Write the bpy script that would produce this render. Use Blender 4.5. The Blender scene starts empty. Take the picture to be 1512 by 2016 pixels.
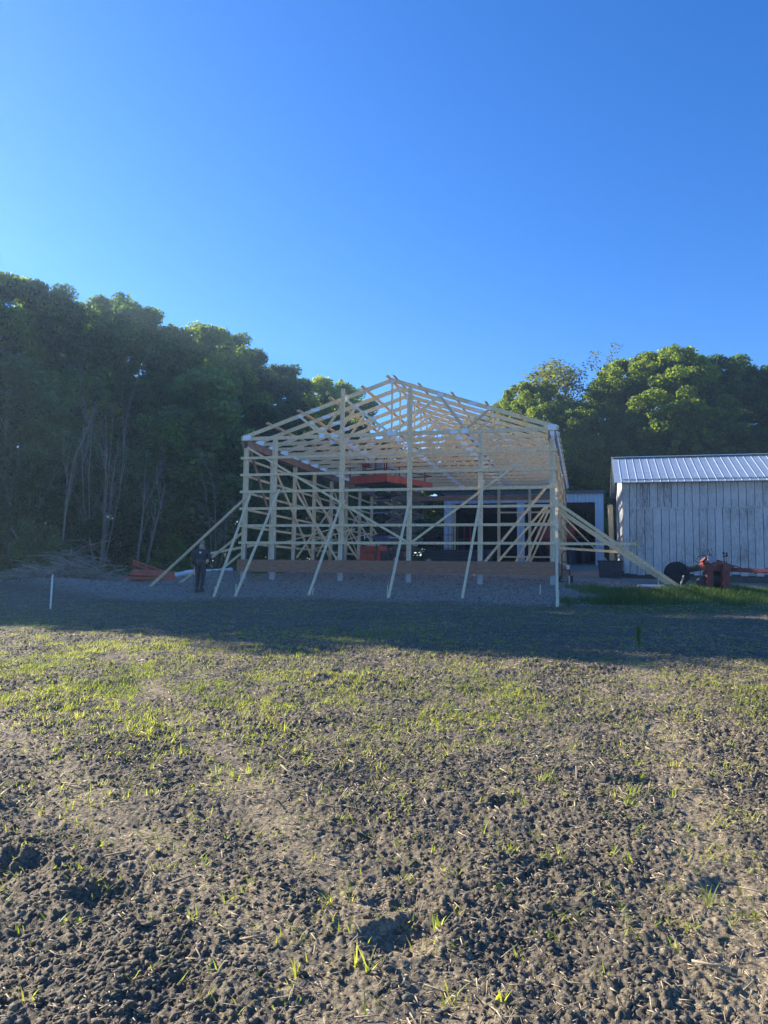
import bpy, math, random
import numpy as np
from mathutils import Vector, Matrix
rng = np.random.default_rng(7)
random.seed(7)
C = bpy.context.scene.collection
PI = math.pi

# ------------------------------------------------------------------ camera model (solved from the photograph)
F, PT, RO = 1520.3, 0.081866, -0.0129353
CAMZ = 1.5
YAW = 0.2541064
BX, BY, BZ = -5.0035, 27.7135, 1.0998 + CAMZ       # centre of the front left post, height of the lowest girt
cP, sP, cR, sR = math.cos(PT), math.sin(PT), math.cos(RO), math.sin(RO)
UD = Vector((math.cos(YAW), -math.sin(YAW), 0)); VD = Vector((math.sin(YAW), math.cos(YAW), 0))

def ray(px, py):
    a, b = px - 756, 1008 - py
    x = a * cR + b * sR; y = -a * sR + b * cR
    return Vector((x / F, cP - y / F * sP, sP + y / F * cP))
def on_y(px, py, Y):
    d = ray(px, py); t = Y / d.y
    return Vector((d.x * t, Y, CAMZ + d.z * t))
def on_v(px, py, v):                                # building coordinates (u, v, w) of a pixel on a plane v = const
    d = ray(px, py); o = Vector((-BX, -BY, 0))
    t = (v - o.dot(VD)) / d.dot(VD)
    p = o + Vector((d.x, d.y, 0)) * t
    return Vector((p.dot(UD), v, CAMZ + d.z * t - BZ))
def on_u(px, py, u):
    d = ray(px, py); o = Vector((-BX, -BY, 0))
    t = (u - o.dot(UD)) / d.dot(UD)
    p = o + Vector((d.x, d.y, 0)) * t
    return Vector((u, p.dot(VD), CAMZ + d.z * t - BZ))
def b2w(u, v, w):
    p = UD * u + VD * v
    return Vector((BX + p.x, BY + p.y, BZ + w))
def w2b(p):
    q = Vector((p.x - BX, p.y - BY, 0))
    return Vector((q.dot(UD), q.dot(VD), p.z - BZ))

# ------------------------------------------------------------------ terrain
CT = [(-6,0,0),(0,0,0),(6,0,0),(-6,6,.20),(0,6,.22),(6,6,.24),(-8,13,.40),(0,13,.48),(8,13,.52),(-20,12,.4),(20,12,.5),
      (-20,0,0),(20,0,0),(-11,19,.56),(0,19,.70),(8,19,.80),(15,19,.95),(-6.5,25,.72),(-11,25,.72),(-3,23.7,.84),(1,23.3,.86),
      (4,23,.87),(6,21,.80),(-5.0,27.7,1.285),(5.47,25.0,1.285),(.2,26.4,1.285),(-6.0,28.0,1.22),(6.6,25.2,1.2),
      (-.7,44.2,1.95),(9.75,41.5,1.95),(-3,35.5,1.6),(7.5,33,1.6),(4,48,2.35),(14,47,2.4),(11,35,1.7),(20,33,1.7),
      (9,24,1.18),(13,27,1.13),(18,27,1.15),(10.8,28,1.3),(-9,31,1.17),(-13,30,1.0),(-18,42,1.5),(0,66,2.7),(25,62,2.9),
      (-30,40,1.3),(42,55,2.9),(-30,25,.7),(30,25,1.2),(-25,60,2.2),(-40,-10,0),(40,-10,0),(0,-30,0),(-60,50,2),(60,50,2.9)]
CT = np.array(CT, float)
def _U(r2): return np.where(r2 > 0, r2 * np.log(np.maximum(r2, 1e-12)), 0)
def _tps():
    n = len(CT); P = np.c_[np.ones(n), CT[:, :2]]
    d = ((CT[:, None, :2] - CT[None, :, :2]) ** 2).sum(-1)
    K = _U(d) + np.eye(n) * .5
    A = np.zeros((n + 3, n + 3)); A[:n, :n] = K; A[:n, n:] = P; A[n:, :n] = P.T
    return np.linalg.solve(A, np.r_[CT[:, 2], 0, 0, 0])
TW = _tps()
MOUNDS = [(-10.9, 25.6, 2.2, 1.3, .46), (-8.6, 26.3, 1.9, 1.0, .20), (-6.4, 29.3, 1.3, .9, .30), (-13.2, 25.0, 1.5, 1.2, .18)]
def Hn(x, y):
    x = np.asarray(x, float); y = np.asarray(y, float); sh = x.shape
    x = x.ravel(); y = y.ravel(); out = np.zeros(len(x))
    xc = np.clip(x, -60, 60); yc = np.clip(y, -30, 68)
    for s in range(0, len(x), 60000):
        e = slice(s, s + 60000)
        d = (xc[e, None] - CT[None, :, 0]) ** 2 + (yc[e, None] - CT[None, :, 1]) ** 2
        out[e] = _U(d) @ TW[:-3] + TW[-3] + TW[-2] * xc[e] + TW[-1] * yc[e]
    for mx, my, sx, sy, h in MOUNDS:
        out += h * np.exp(-((x - mx) / sx) ** 2 - ((y - my) / sy) ** 2)
    return out.reshape(sh)
def H(x, y): return float(Hn(np.array([x]), np.array([y]))[0])
def ground(px, py):
    d = ray(px, py)
    ys = np.arange(2, 80, .05)
    z = CAMZ + d.z / d.y * ys - Hn(d.x / d.y * ys, ys)
    i = np.argmax(z < 0) if (z < 0).any() else len(ys) - 1
    Y = ys[i]
    return Vector((d.x / d.y * Y, Y, H(d.x / d.y * Y, Y)))

# ------------------------------------------------------------------ numpy noise
def hsh(ix, iy, s):
    n = (ix.astype(np.int64) * 374761393 + iy.astype(np.int64) * 668265263 + s * 2147483647) & 0xffffffff
    n = ((n ^ (n >> 13)) * 1274126177) & 0xffffffff
    n = n ^ (n >> 16)
    return (n & 0xffffff) / float(0xffffff)
def vnoise(x, y, s=0):
    ix = np.floor(x); iy = np.floor(y); fx = x - ix; fy = y - iy
    fx = fx * fx * (3 - 2 * fx); fy = fy * fy * (3 - 2 * fy)
    a = hsh(ix, iy, s); b = hsh(ix + 1, iy, s); c = hsh(ix, iy + 1, s); d = hsh(ix + 1, iy + 1, s)
    return (a * (1 - fx) + b * fx) * (1 - fy) + (c * (1 - fx) + d * fx) * fy
def fbm(x, y, s=0, o=4):
    r = 0; a = .5; t = 0
    for i in range(o):
        r = r + a * vnoise(x * 2 ** i + 17.3 * i, y * 2 ** i - 9.1 * i, s + i); t += a; a *= .5
    return r / t
def domes(x, y, s=0):                               # rounded clods: height of the nearest dome, 0..1
    ix = np.floor(x); iy = np.floor(y); best = np.zeros_like(x)
    for dx in (-1, 0, 1):
        for dy in (-1, 0, 1):
            cx = ix + dx; cy = iy + dy
            jx = cx + hsh(cx, cy, s); jy = cy + hsh(cx, cy, s + 1)
            r = .35 + .5 * hsh(cx, cy, s + 2); h = .3 + .7 * hsh(cx, cy, s + 3)
            q = 1 - ((x - jx) ** 2 + (y - jy) ** 2) / (r * r)
            best = np.maximum(best, h * np.sqrt(np.maximum(q, 0)))
    return best

# ------------------------------------------------------------------ materials
MATS = {}
def new_mat(name):
    m = bpy.data.materials.new(name); m.use_nodes = True
    nt = m.node_tree; nt.nodes.clear()
    out = nt.nodes.new('ShaderNodeOutputMaterial')
    MATS[name] = m
    return m, nt, out
def N(nt, t, **k):
    n = nt.nodes.new(t)
    for a, b in k.items():
        if a in n.inputs.keys(): n.inputs[a].default_value = b
        else: setattr(n, a, b)
    return n
def ramp(nt, src, stops):
    r = nt.nodes.new('ShaderNodeValToRGB'); nt.links.new(src, r.inputs[0])
    e = r.color_ramp.elements
    while len(e) < len(stops): e.new(.5)
    for i, (p, c) in enumerate(stops): e[i].position = p; e[i].color = (*c, 1)
    return r.outputs[0]
def mixc(nt, f, a, b, mode='MIX'):
    m = nt.nodes.new('ShaderNodeMix'); m.data_type = 'RGBA'; m.blend_type = mode
    for i, s in ((0, f), (6, a), (7, b)):
        if hasattr(s, 'links'): nt.links.new(s, m.inputs[i])
        elif i == 0: m.inputs[0].default_value = s
        else: m.inputs[i].default_value = (*s, 1)
    return m.outputs[2]
def tone(name, c, var=.25, scale=6, rough=.6, metal=0, bump=.0, stretch=None, island=.15, spec=.5):
    """one procedural material: noise variation of c, a little more per loose piece"""
    m, nt, out = new_mat(name); L = nt.links
    co = N(nt, 'ShaderNodeTexCoord').outputs['Object']
    if stretch:
        mp = N(nt, 'ShaderNodeMapping'); L.new(co, mp.inputs[0]); mp.inputs['Scale'].default_value = stretch; co = mp.outputs[0]
    no = N(nt, 'ShaderNodeTexNoise', Scale=scale, Detail=6.0, Roughness=.6); L.new(co, no.inputs['Vector'])
    lo = tuple(x * (1 - var) for x in c); hi = tuple(min(1, x * (1 + var)) for x in c)
    col = ramp(nt, no.outputs['Fac'], [(.3, lo), (.7, hi)])
    if island:
        g = N(nt, 'ShaderNodeNewGeometry')
        k = ramp(nt, g.outputs['Random Per Island'], [(0, (1 - island,) * 3), (1, (1, 1, 1))])
        col = mixc(nt, 1.0, col, k, 'MULTIPLY')
    p = N(nt, 'ShaderNodeBsdfPrincipled', Roughness=rough, Metallic=metal)
    p.inputs['Specular IOR Level'].default_value = spec
    L.new(col, p.inputs['Base Color'])
    if bump:
        b = N(nt, 'ShaderNodeBump', Strength=bump, Distance=.02); L.new(no.outputs['Fac'], b.inputs['Height']); L.new(b.outputs[0], p.inputs['Normal'])
    L.new(p.outputs[0], out.inputs[0])
    return m
def leafmat(name, cols, trans, tw=.45):
    m, nt, out = new_mat(name); L = nt.links
    g = N(nt, 'ShaderNodeNewGeometry')
    n = len(cols)
    col = ramp(nt, g.outputs['Random Per Island'], [(i / (n - 1), c) for i, c in enumerate(cols)])
    ob = N(nt, 'ShaderNodeObjectInfo')
    no = N(nt, 'ShaderNodeTexNoise', Scale=.55, Detail=3.0); co = N(nt, 'ShaderNodeTexCoord'); L.new(co.outputs['Object'], no.inputs['Vector'])
    k = ramp(nt, no.outputs['Fac'], [(.35, (.62, .70, .6)), (.65, (1.2, 1.15, 1.0))])
    col = mixc(nt, 1.0, col, k, 'MULTIPLY')
    k2 = ramp(nt, ob.outputs['Random'], [(0, (.55, .62, .60)), (.5, (.95, .95, .9)), (1, (1.45, 1.38, 1.15))])
    col = mixc(nt, 1.0, col, k2, 'MULTIPLY')
    d = N(nt, 'ShaderNodeBsdfPrincipled', Roughness=.55); d.inputs['Specular IOR Level'].default_value = .3; L.new(col, d.inputs['Base Color'])
    t = N(nt, 'ShaderNodeBsdfTranslucent'); tc = mixc(nt, 1.0, col, trans, 'MULTIPLY'); L.new(tc, t.inputs['Color'])
    mx = N(nt, 'ShaderNodeMixShader'); mx.inputs[0].default_value = tw
    L.new(d.outputs[0], mx.inputs[1]); L.new(t.outputs[0], mx.inputs[2]); L.new(mx.outputs[0], out.inputs[0])
    return m

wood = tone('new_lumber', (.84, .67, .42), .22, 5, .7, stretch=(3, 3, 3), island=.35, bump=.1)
woodp = tone('post_lumber', (.70, .58, .39), .3, 7, .75, stretch=(8, 8, 1), island=.25, bump=.1)
woodt = tone('treated_brown_lumber', (.34, .18, .11), .35, 5, .75, stretch=(1, 1, 9), island=.25)
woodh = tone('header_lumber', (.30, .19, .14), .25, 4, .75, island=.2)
galv = tone('galvanised_plate', (.62, .70, .80), .12, 30, .38, metal=.55, island=.2)
conc = tone('post_base_concrete', (.42, .44, .46), .12, 12, .85)
bracket = tone('post_bracket_steel', (.20, .24, .33), .25, 20, .5, metal=.5)
white_board = leaf = None
bark = tone('bark', (.12, .10, .08), .4, 5, .9, stretch=(6, 6, 1), bump=.4)
palebark = tone('pale_bark', (.25, .235, .21), .3, 5, .9, stretch=(4, 4, 1))
twig = tone('dead_twig', (.38, .34, .30), .35, 4, .9, island=.5)
black = tone('black_rubber', (.018, .018, .02), .3, 8, .75)
dark = tone('dark_steel', (.035, .042, .055), .3, 8, .5, metal=.3)
red = tone('lift_red_paint', (.40, .06, .04), .2, 4, .5)
redrust = tone('faded_red_paint', (.17, .034, .032), .35, 6, .6, bump=.1)
redw = tone('wagon_red_paint', (.40, .05, .05), .25, 3, .6)
orange = tone('orange_pipe_plastic', (.62, .13, .06), .25, 3, .5)
whitew = tone('white_wrap', (.75, .78, .82), .08, 6, .45)
stakew = tone('pale_stake', (.66, .60, .45), .15, 8, .8)
whitepaint = tone('white_paint', (.75, .76, .76), .12, 9, .6)
yel = tone('yellow_ribbon', (.62, .55, .14), .2, 8, .7)
skin = tone('skin', (.42, .25, .18), .1, 9, .6)
navy = tone('navy_cloth', (.028, .032, .045), .3, 9, .9)
vestm = tone('grey_brown_cloth', (.085, .075, .072), .25, 9, .9)
pants = tone('dark_trousers', (.030, .032, .042), .3, 9, .9)
capm = tone('grey_cap', (.34, .32, .27), .15, 9, .9)
blued = tone('dark_blue_plastic', (.02, .04, .10), .25, 5, .5)
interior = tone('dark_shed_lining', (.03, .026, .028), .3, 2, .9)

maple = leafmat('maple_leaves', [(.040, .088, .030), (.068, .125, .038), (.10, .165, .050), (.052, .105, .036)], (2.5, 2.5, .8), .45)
maple2 = leafmat('sun_painted_maple_leaves', [(.085, .145, .034), (.12, .185, .043), (.16, .215, .055), (.10, .165, .04)], (2.9, 2.6, .7), .52)  # brighter copy of the maple leaves, sunlight put into the colour
sapl = leafmat('young_leaves', [(.085, .150, .070), (.12, .195, .085), (.15, .225, .10)], (1.6, 1.9, .9), .4)
airy = leafmat('willow_leaves', [(.095, .125, .050), (.13, .16, .07), (.15, .17, .08)], (1.9, 1.8, .8), .45)
grassm = leafmat('grass_blades', [(.040, .088, .026), (.070, .128, .040), (.10, .15, .055), (.14, .17, .08)], (1.6, 1.9, .8), .4)
weedm = leafmat('weed_blades', [(.15, .21, .055), (.21, .28, .075), (.29, .33, .11), (.20, .24, .08), (.38,.36,.20)], (1.8, 1.75, .7), .47)
strawm = tone('straw', (.44, .36, .24), .3, 9, .8, island=.5)

# weathered white boards
def board_mat():
    m, nt, out = new_mat('weathered_white_boards'); L = nt.links
    co = N(nt, 'ShaderNodeTexCoord').outputs['Object']
    mp = N(nt, 'ShaderNodeMapping'); mp.inputs['Scale'].default_value = (14, 14, 1.2); L.new(co, mp.inputs[0])
    n1 = N(nt, 'ShaderNodeTexNoise', Scale=2.2, Detail=8.0, Roughness=.7); L.new(mp.outputs[0], n1.inputs['Vector'])
    n2 = N(nt, 'ShaderNodeTexNoise', Scale=.7, Detail=4.0); L.new(co, n2.inputs['Vector'])
    n3 = N(nt, 'ShaderNodeTexNoise', Scale=9.0, Detail=5.0, Roughness=.75); L.new(co, n3.inputs['Vector'])
    ad = N(nt, 'ShaderNodeMath', operation='ADD'); L.new(n1.outputs['Fac'], ad.inputs[0])
    ml = N(nt, 'ShaderNodeMath', operation='MULTIPLY_ADD'); L.new(n2.outputs['Fac'], ml.inputs[0]); ml.inputs[1].default_value = .5; ml.inputs[2].default_value = -.25
    L.new(ml.outputs[0], ad.inputs[1])
    ad2 = N(nt, 'ShaderNodeMath', operation='MULTIPLY_ADD'); L.new(n3.outputs['Fac'], ad2.inputs[0]); ad2.inputs[1].default_value = .36; L.new(ad.outputs[0], ad2.inputs[2])
    g = N(nt, 'ShaderNodeNewGeometry')
    isl = N(nt, 'ShaderNodeMath', operation='MULTIPLY_ADD'); L.new(g.outputs['Random Per Island'], isl.inputs[0]); isl.inputs[1].default_value = .13; L.new(ad2.outputs[0], isl.inputs[2])
    col = ramp(nt, isl.outputs[0], [(.52, (.58, .60, .62)), (.76, (.45, .465, .48)), (.90, (.29, .295, .30)), (1.06, (.15, .145, .14))])
    p = N(nt, 'ShaderNodeBsdfPrincipled', Roughness=.85); L.new(col, p.inputs['Base Color'])
    b = N(nt, 'ShaderNodeBump', Strength=.4, Distance=.01); L.new(n1.outputs['Fac'], b.inputs['Height']); L.new(b.outputs[0], p.inputs['Normal'])
    L.new(p.outputs[0], out.inputs[0]); return m
boards = board_mat()
tin = tone('roof_sheet_metal', (.50, .60, .68), .10, 3, .42, metal=.6, stretch=(1, 1, 1), island=.1)
shedm = tone('shed_white_metal', (.52, .62, .73), .08, 2, .5, island=.05)
shedroof = tone('shed_dark_trim', (.07, .08, .11), .2, 4, .5, metal=.2)
barnt = tone('barn_foundation', (.09, .09, .09), .2, 5, .9)

def ground_mat():
    m, nt, out = new_mat('field_soil'); L = nt.links
    co = N(nt, 'ShaderNodeTexCoord').outputs['Object']
    at = N(nt, 'ShaderNodeAttribute', attribute_name='zone'); sp = N(nt, 'ShaderNodeSeparateColor'); L.new(at.outputs['Color'], sp.inputs[0])
    def nz(s, d=5.0, r=.6):
        n = N(nt, 'ShaderNodeTexNoise', Scale=s, Detail=d, Roughness=r); L.new(co, n.inputs['Vector']); return n.outputs['Fac']
    fine = nz(38, 6, .7); mid = nz(5, 5); big = nz(.8, 4)
    soil = ramp(nt, fine, [(.3, (.052, .045, .033)), (.5, (.132, .115, .084)), (.70, (.30, .262, .188))])
    soil = mixc(nt, 1.0, soil, ramp(nt, mid, [(.3, (.72, .72, .75)), (.7, (1.2, 1.17, 1.1))]), 'MULTIPLY')
    soil = mixc(nt, 1.0, soil, ramp(nt, big, [(.3, (.8, .8, .82)), (.7, (1.15, 1.12, 1.05))]), 'MULTIPLY')
    vo = N(nt, 'ShaderNodeTexVoronoi', Scale=22.0); L.new(co, vo.inputs['Vector'])
    grav = ramp(nt, nz(60, 3, .8), [(.35, (.13, .113, .092)), (.5, (.28, .245, .20)), (.68, (.50, .445, .37))])
    grav = mixc(nt, 1.0, grav, ramp(nt, mid, [(.3, (.7, .7, .72)), (.7, (1.2, 1.18, 1.12))]), 'MULTIPLY')
    col = mixc(nt, sp.outputs[0], soil, grav)
    green = ramp(nt, nz(9, 5, .7), [(.3, (.030, .050, .018)), (.7, (.085, .12, .035))])
    col = mixc(nt, sp.outputs[1], col, green)
    smooth = mixc(nt, 1.0, soil, (1.55, 1.5, 1.42), 'MULTIPLY')
    col = mixc(nt, sp.outputs[2], col, smooth)
    p = N(nt, 'ShaderNodeBsdfPrincipled', Roughness=.9); p.inputs['Specular IOR Level'].default_value = .35; L.new(col, p.inputs['Base Color'])
    hgt = N(nt, 'ShaderNodeMath', operation='ADD'); L.new(fine, hgt.inputs[0]); L.new(mid, hgt.inputs[1])
    b = N(nt, 'ShaderNodeBump', Strength=.7, Distance=.02); L.new(hgt.outputs[0], b.inputs['Height']); L.new(b.outputs[0], p.inputs['Normal'])
    L.new(p.outputs[0], out.inputs[0]); return m
soilm = ground_mat()
clodm = tone('soil_clod', (.155, .134, .100), .5, 30, .9, island=.45, bump=.5, spec=.35)

# ------------------------------------------------------------------ mesh helpers
class MB:
    def __init__(s): s.v = []; s.f = []
    def add(s, vs, fs):
        o = len(s.v); s.v += [tuple(p) for p in vs]; s.f += [tuple(i + o for i in f) for f in fs]; return s
    def box(s, a, b):
        x0, y0, z0 = a; x1, y1, z1 = b
        return s.add([(x0,y0,z0),(x1,y0,z0),(x1,y1,z0),(x0,y1,z0),(x0,y0,z1),(x1,y0,z1),(x1,y1,z1),(x0,y1,z1)],
                     [(0,3,2,1),(4,5,6,7),(0,1,5,4),(1,2,6,5),(2,3,7,6),(3,0,4,7)])
    def beam(s, p, q, w, h, up=(0, 0, 1)):          # w across, h along 'up'
        p = Vector(p); q = Vector(q); d = (q - p).normalized(); up = Vector(up)
        x = d.cross(up)
        if x.length < 1e-4: x = d.cross(Vector((0, 1, 0)))
        x.normalize(); z = x.cross(d).normalized()
        c = [x * (sx * w / 2) + z * (sz * h / 2) for sx, sz in ((-1,-1),(1,-1),(1,1),(-1,1))]
        return s.add([p + k for k in c] + [q + k for k in c], [(0,1,2,3),(7,6,5,4),(0,4,5,1),(1,5,6,2),(2,6,7,3),(3,7,4,0)])
    def tube(s, pts, r, n=8, cap=True):
        pts = [Vector(p) for p in pts]; k = len(pts)
        rs = r if hasattr(r, '__len__') else [r] * k
        o = len(s.v); prev = None
        for i, p in enumerate(pts):
            d = (pts[min(i + 1, k - 1)] - pts[max(i - 1, 0)]).normalized()
            if prev is None:
                x = d.orthogonal().normalized()
            else:
                x = (prev - d * prev.dot(d)); x = x.normalized() if x.length > 1e-5 else d.orthogonal().normalized()
            prev = x; y = d.cross(x)
            for j in range(n):
                a = 2 * PI * j / n; s.v.append(tuple(p + (x * math.cos(a) + y * math.sin(a)) * rs[i]))
        for i in range(k - 1):
            for j in range(n):
                j2 = (j + 1) % n; s.f.append((o + i*n + j, o + i*n + j2, o + (i+1)*n + j2, o + (i+1)*n + j))
        if cap:
            s.f.append(tuple(o + j for j in range(n))[::-1]); s.f.append(tuple(o + (k-1)*n + j for j in range(n)))
        return s
    def lathe(s, c, axis, prof, n=24):              # prof: (offset along axis, radius)
        ax = Vector(axis).normalized(); x = ax.orthogonal().normalized(); y = ax.cross(x); c = Vector(c); o = len(s.v); k = len(prof)
        for (t, r) in prof:
            for j in range(n):
                a = 2*PI*j/n; s.v.append(tuple(c + ax*t + (x*math.cos(a) + y*math.sin(a))*r))
        for i in range(k-1):
            for j in range(n):
                j2 = (j+1) % n; s.f.append((o+i*n+j, o+i*n+j2, o+(i+1)*n+j2, o+(i+1)*n+j))
        s.f.append(tuple(o+j for j in range(n))[::-1]); s.f.append(tuple(o+(k-1)*n+j for j in range(n)))
        return s
    def prism(s, poly, d):                          # polygon extruded by vector d
        n = len(poly); d = Vector(d); p = [Vector(q) for q in poly]
        return s.add(p + [q + d for q in p], [tuple(range(n))[::-1], tuple(range(n, 2*n))] + [(i, (i+1) % n, (i+1) % n + n, i + n) for i in range(n)])
    def build(s, name, m, parent=None, off=(0, 0, 0), smooth=False):
        v = np.array(s.v, float) + np.array(off)
        me = bpy.data.meshes.new(name); me.from_pydata(v.tolist(), [], s.f); me.update()
        me.materials.append(m)
        if smooth: me.shade_smooth()
        o = bpy.data.objects.new(name, me); C.objects.link(o)
        if parent: o.parent = parent
        return o
def fast_mesh(name, V, Fq, mats, midx=None, smooth=False):
    """numpy verts and equal-size faces -> mesh"""
    me = bpy.data.meshes.new(name); V = np.ascontiguousarray(V, np.float32); Fq = np.ascontiguousarray(Fq, np.int32)
    k = Fq.shape[1]; nf = len(Fq)
    me.vertices.add(len(V)); me.vertices.foreach_set('co', V.ravel())
    me.loops.add(nf * k); me.loops.foreach_set('vertex_index', Fq.ravel())
    me.polygons.add(nf); me.polygons.foreach_set('loop_start', np.arange(nf, dtype=np.int32) * k)
    for m in mats: me.materials.append(m)
    if midx is not None: me.polygons.foreach_set('material_index', midx.astype(np.int32))
    if smooth: me.polygons.foreach_set('use_smooth', np.ones(nf, bool))
    me.update(calc_edges=True); me.validate()
    return me
def tag(o, label=None, cat=None, group=None, kind=None):
    for k, v in (('label', label), ('category', cat), ('group', group), ('kind', kind)):
        if v: o[k] = v
    return o
def empty(name, loc, label, cat, group=None, rz=0):
    o = bpy.data.objects.new(name, None); C.objects.link(o); o.location = loc; o.rotation_euler = (0, 0, rz); o.empty_display_size = .3
    return tag(o, label, cat, group)
def link(name, me, parent=None, loc=(0, 0, 0), rz=0, sc=(1, 1, 1)):
    o = bpy.data.objects.new(name, me); C.objects.link(o); o.location = loc; o.rotation_euler = (0, 0, rz); o.scale = sc
    if parent: o.parent = parent
    return o

# ------------------------------------------------------------------ ground sheet
def make_ground():
    t = np.r_[-14, -9, -6, -4, -2.8, -2.0, -1.5, -1.25, np.linspace(-1.12, 1.12, 1760), 1.25, 1.5, 2.0, 2.8, 4, 6, 9, 14]
    y1 = [1.4]
    while y1[-1] < 30: y1.append(y1[-1] + .0029 * (y1[-1] + .2) ** 1.12)
    y1 = np.array(y1)
    yy = np.r_[-120, -60, -30, -15, -8, -4, -2, -1, 0, .6, 1.0, 1.2, y1, np.linspace(30.2, 52, 110), np.linspace(53, 90, 60), 100, 120, 150, 200, 300, 500]
    W_ = np.where(yy >= 0, yy + 1.0, -yy + 1.0)
    X = t[None, :] * W_[:, None]; Y = np.repeat(yy[:, None], len(t), 1)
    x = X.ravel(); y = Y.ravel()
    z = Hn(x, y)
    g = np.zeros_like(x); 
    # pad mask in building coordinates
    bu = (x - BX) * UD.x + (y - BY) * UD.y; bv = (x - BX) * VD.x + (y - BY) * VD.y
    e = (fbm(x * .5, y * .5, 5) - .5) * 3
    def ss(a, b, q): q = np.clip((q - a) / (b - a), 0, 1); return q * q * (3 - 2 * q)
    grav = ss(-4.6, -3.2, bv + e * .5) * ss(-9.5, -7.5, bu + e) * (1 - ss(22, 26, bu + e))
    edge_r = ss(11.8, 12.6, bu + e * .4) * (1 - ss(-1.0, .8, bv + e * .3 - .0 * bu))      # grass patch right of the pad
    green = np.clip(edge_r, 0, 1) * ss(-7.5, -6.0, bv + e * .4)
    green = np.maximum(green, ss(34, 37, y + e) * ss(2, 4, -x - 5.0 + e * .5) * .9)
    green = np.maximum(green, ss(-9.5, -11.5, bu + e) * ss(21, 24, y) * .8 * (fbm(x * .8, y * .8, 9) > .42))
    green = np.maximum(green, ss(56, 60, y))
    grav = grav * (1 - green)
    track = np.zeros_like(x)
    for (ax_, ay_), (bx_, by_), wd in TRACKS:            # packed wheel tracks
        c = ax_ + (bx_ - ax_) * (y - ay_) / (by_ - ay_)
        track = np.maximum(track, np.exp(-((x - c) / wd) ** 2) * ss(.22, .48, fbm(x * 1.1, y * 1.1, 31)))
    track *= (y < 12) * (1 - grav)
    rough = (1 - .55 * track) * (1 - .45 * grav) * (.55 + .9 * fbm(x * .9, y * .9, 21))
    fin = (np.abs(x) < 1.11 * (np.abs(y) + 1)) * (y > 1) * (y < 60)
    d = np.zeros_like(x); m = fin > 0
    xm, ym = x[m], y[m]
    near = np.clip(1 - (ym - 14) / 12, .35, 1)
    wx = xm + .03 * vnoise(xm * 9, ym * 9, 41) + .016 * vnoise(xm * 37, ym * 37, 46); wy = ym + .03 * vnoise(xm * 9, ym * 9, 42) + .016 * vnoise(xm * 37, ym * 37, 47)
    dd = .055 * (fbm(xm * 1.6, ym * 1.6, 3) - .5) * 1.6
    big_ = np.clip((vnoise(xm * 1.7, ym * 1.7, 44) - .45) * 6, 0, 1)
    dd += .011 * domes(wx / .085, wy / .085, 50) * big_
    dd += .008 * domes(wx / .042, wy / .042, 60)
    dd += .010 * domes(wx / .023, wy / .023, 70)
    dd += .05 * (fbm(xm * 4.5, ym * 4.5, 97, 3) - .5); ang = fbm(xm * 1.1, ym * 1.1, 96, 2); dd += (.022 + .030 * np.clip((ang - .4) * 4, 0, 1)) * np.abs(fbm(xm * 22, ym * 22, 80, 4) - .5) * 1.6 + .007 * fbm(xm * 75, ym * 75, 84, 3)
    hole = np.zeros_like(xm)
    d[m] = dd * rough[m] * near
    # foot prints and hollows
    for px, py, rx, ry, h in HOLES:
        p = HP[(px, py)]
        wq = fbm(x * 7, y * 7, 77) - .5; q = ((x - p[0]) / rx / .8) ** 2 + ((y - p[1]) / ry / .8) ** 2; q = q * (1 + 2.2 * wq); h = h * .5
        d -= h * np.exp(-q * q)
        d += h * .25 * np.exp(-((np.sqrt(q) - 1.35) / .35) ** 2) * (.4 + fbm(x * 8, y * 8, 93))
    z = z + d
    nx, ny = len(t), len(yy)
    i = np.arange((ny - 1) * (nx - 1)); r = i // (nx - 1); c = i % (nx - 1); a = r * nx + c
    Fq = np.c_[a, a + 1, a + nx + 1, a + nx]
    me = fast_mesh('ground', np.c_[x, y, z], Fq, [soilm], smooth=False)
    ca = me.color_attributes.new('zone', 'FLOAT_COLOR', 'POINT')
    ca.data.foreach_set('color', np.c_[grav, green, track, np.ones_like(x)].astype(np.float32).ravel())
    o = link('ground', me); tag(o, kind='structure')
    return yy, t, z.reshape(ny, nx), W_
HOLES = [(210, 1772, .17, .12, .085), (785, 1860, .14, .15, .10), (785, 1790, .16, .09, .06), (1250, 1555, .30, .12, .06),
         (1430, 1760, .14, .09, .05), (730, 1650, .08, .10, .05), (1130, 1640, .12, .08, .04), (30, 1720, .15, .14, .05), (640,1345,.3,.2,.06),
         (1010, 1585, .18, .10, .05), (950, 1765, .1, .06, .04), (1480, 1360, .3, .15, .04), (420, 1440, .2, .15, .04)]
def g2(px, py): p = ground(px, py); return (p.x, p.y)
TRACKS = [(g2(60, 1490), g2(560, 1890), .26), (g2(560, 1640), g2(760, 1860), .18), (g2(1330, 1500), g2(1500, 1960), .20)]
HP = {(h[0], h[1]): ground(h[0], h[1]) for h in HOLES}
GY, GT, GZ, GW = make_ground()
def gz(x, y):                                       # height of the finished ground sheet
    x = np.asarray(x, float); y = np.asarray(y, float)
    i = np.clip(np.searchsorted(GY, y) - 1, 0, len(GY) - 2); fy = (y - GY[i]) / (GY[i + 1] - GY[i])
    tt = x / (np.abs(y) + 1)
    j = np.clip(np.searchsorted(GT, tt) - 1, 0, len(GT) - 2); fx = np.clip((tt - GT[j]) / (GT[j + 1] - GT[j]), 0, 1)
    return (GZ[i, j] * (1 - fx) + GZ[i, j + 1] * fx) * (1 - fy) + (GZ[i + 1, j] * (1 - fx) + GZ[i + 1, j + 1] * fx) * fy

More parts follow.
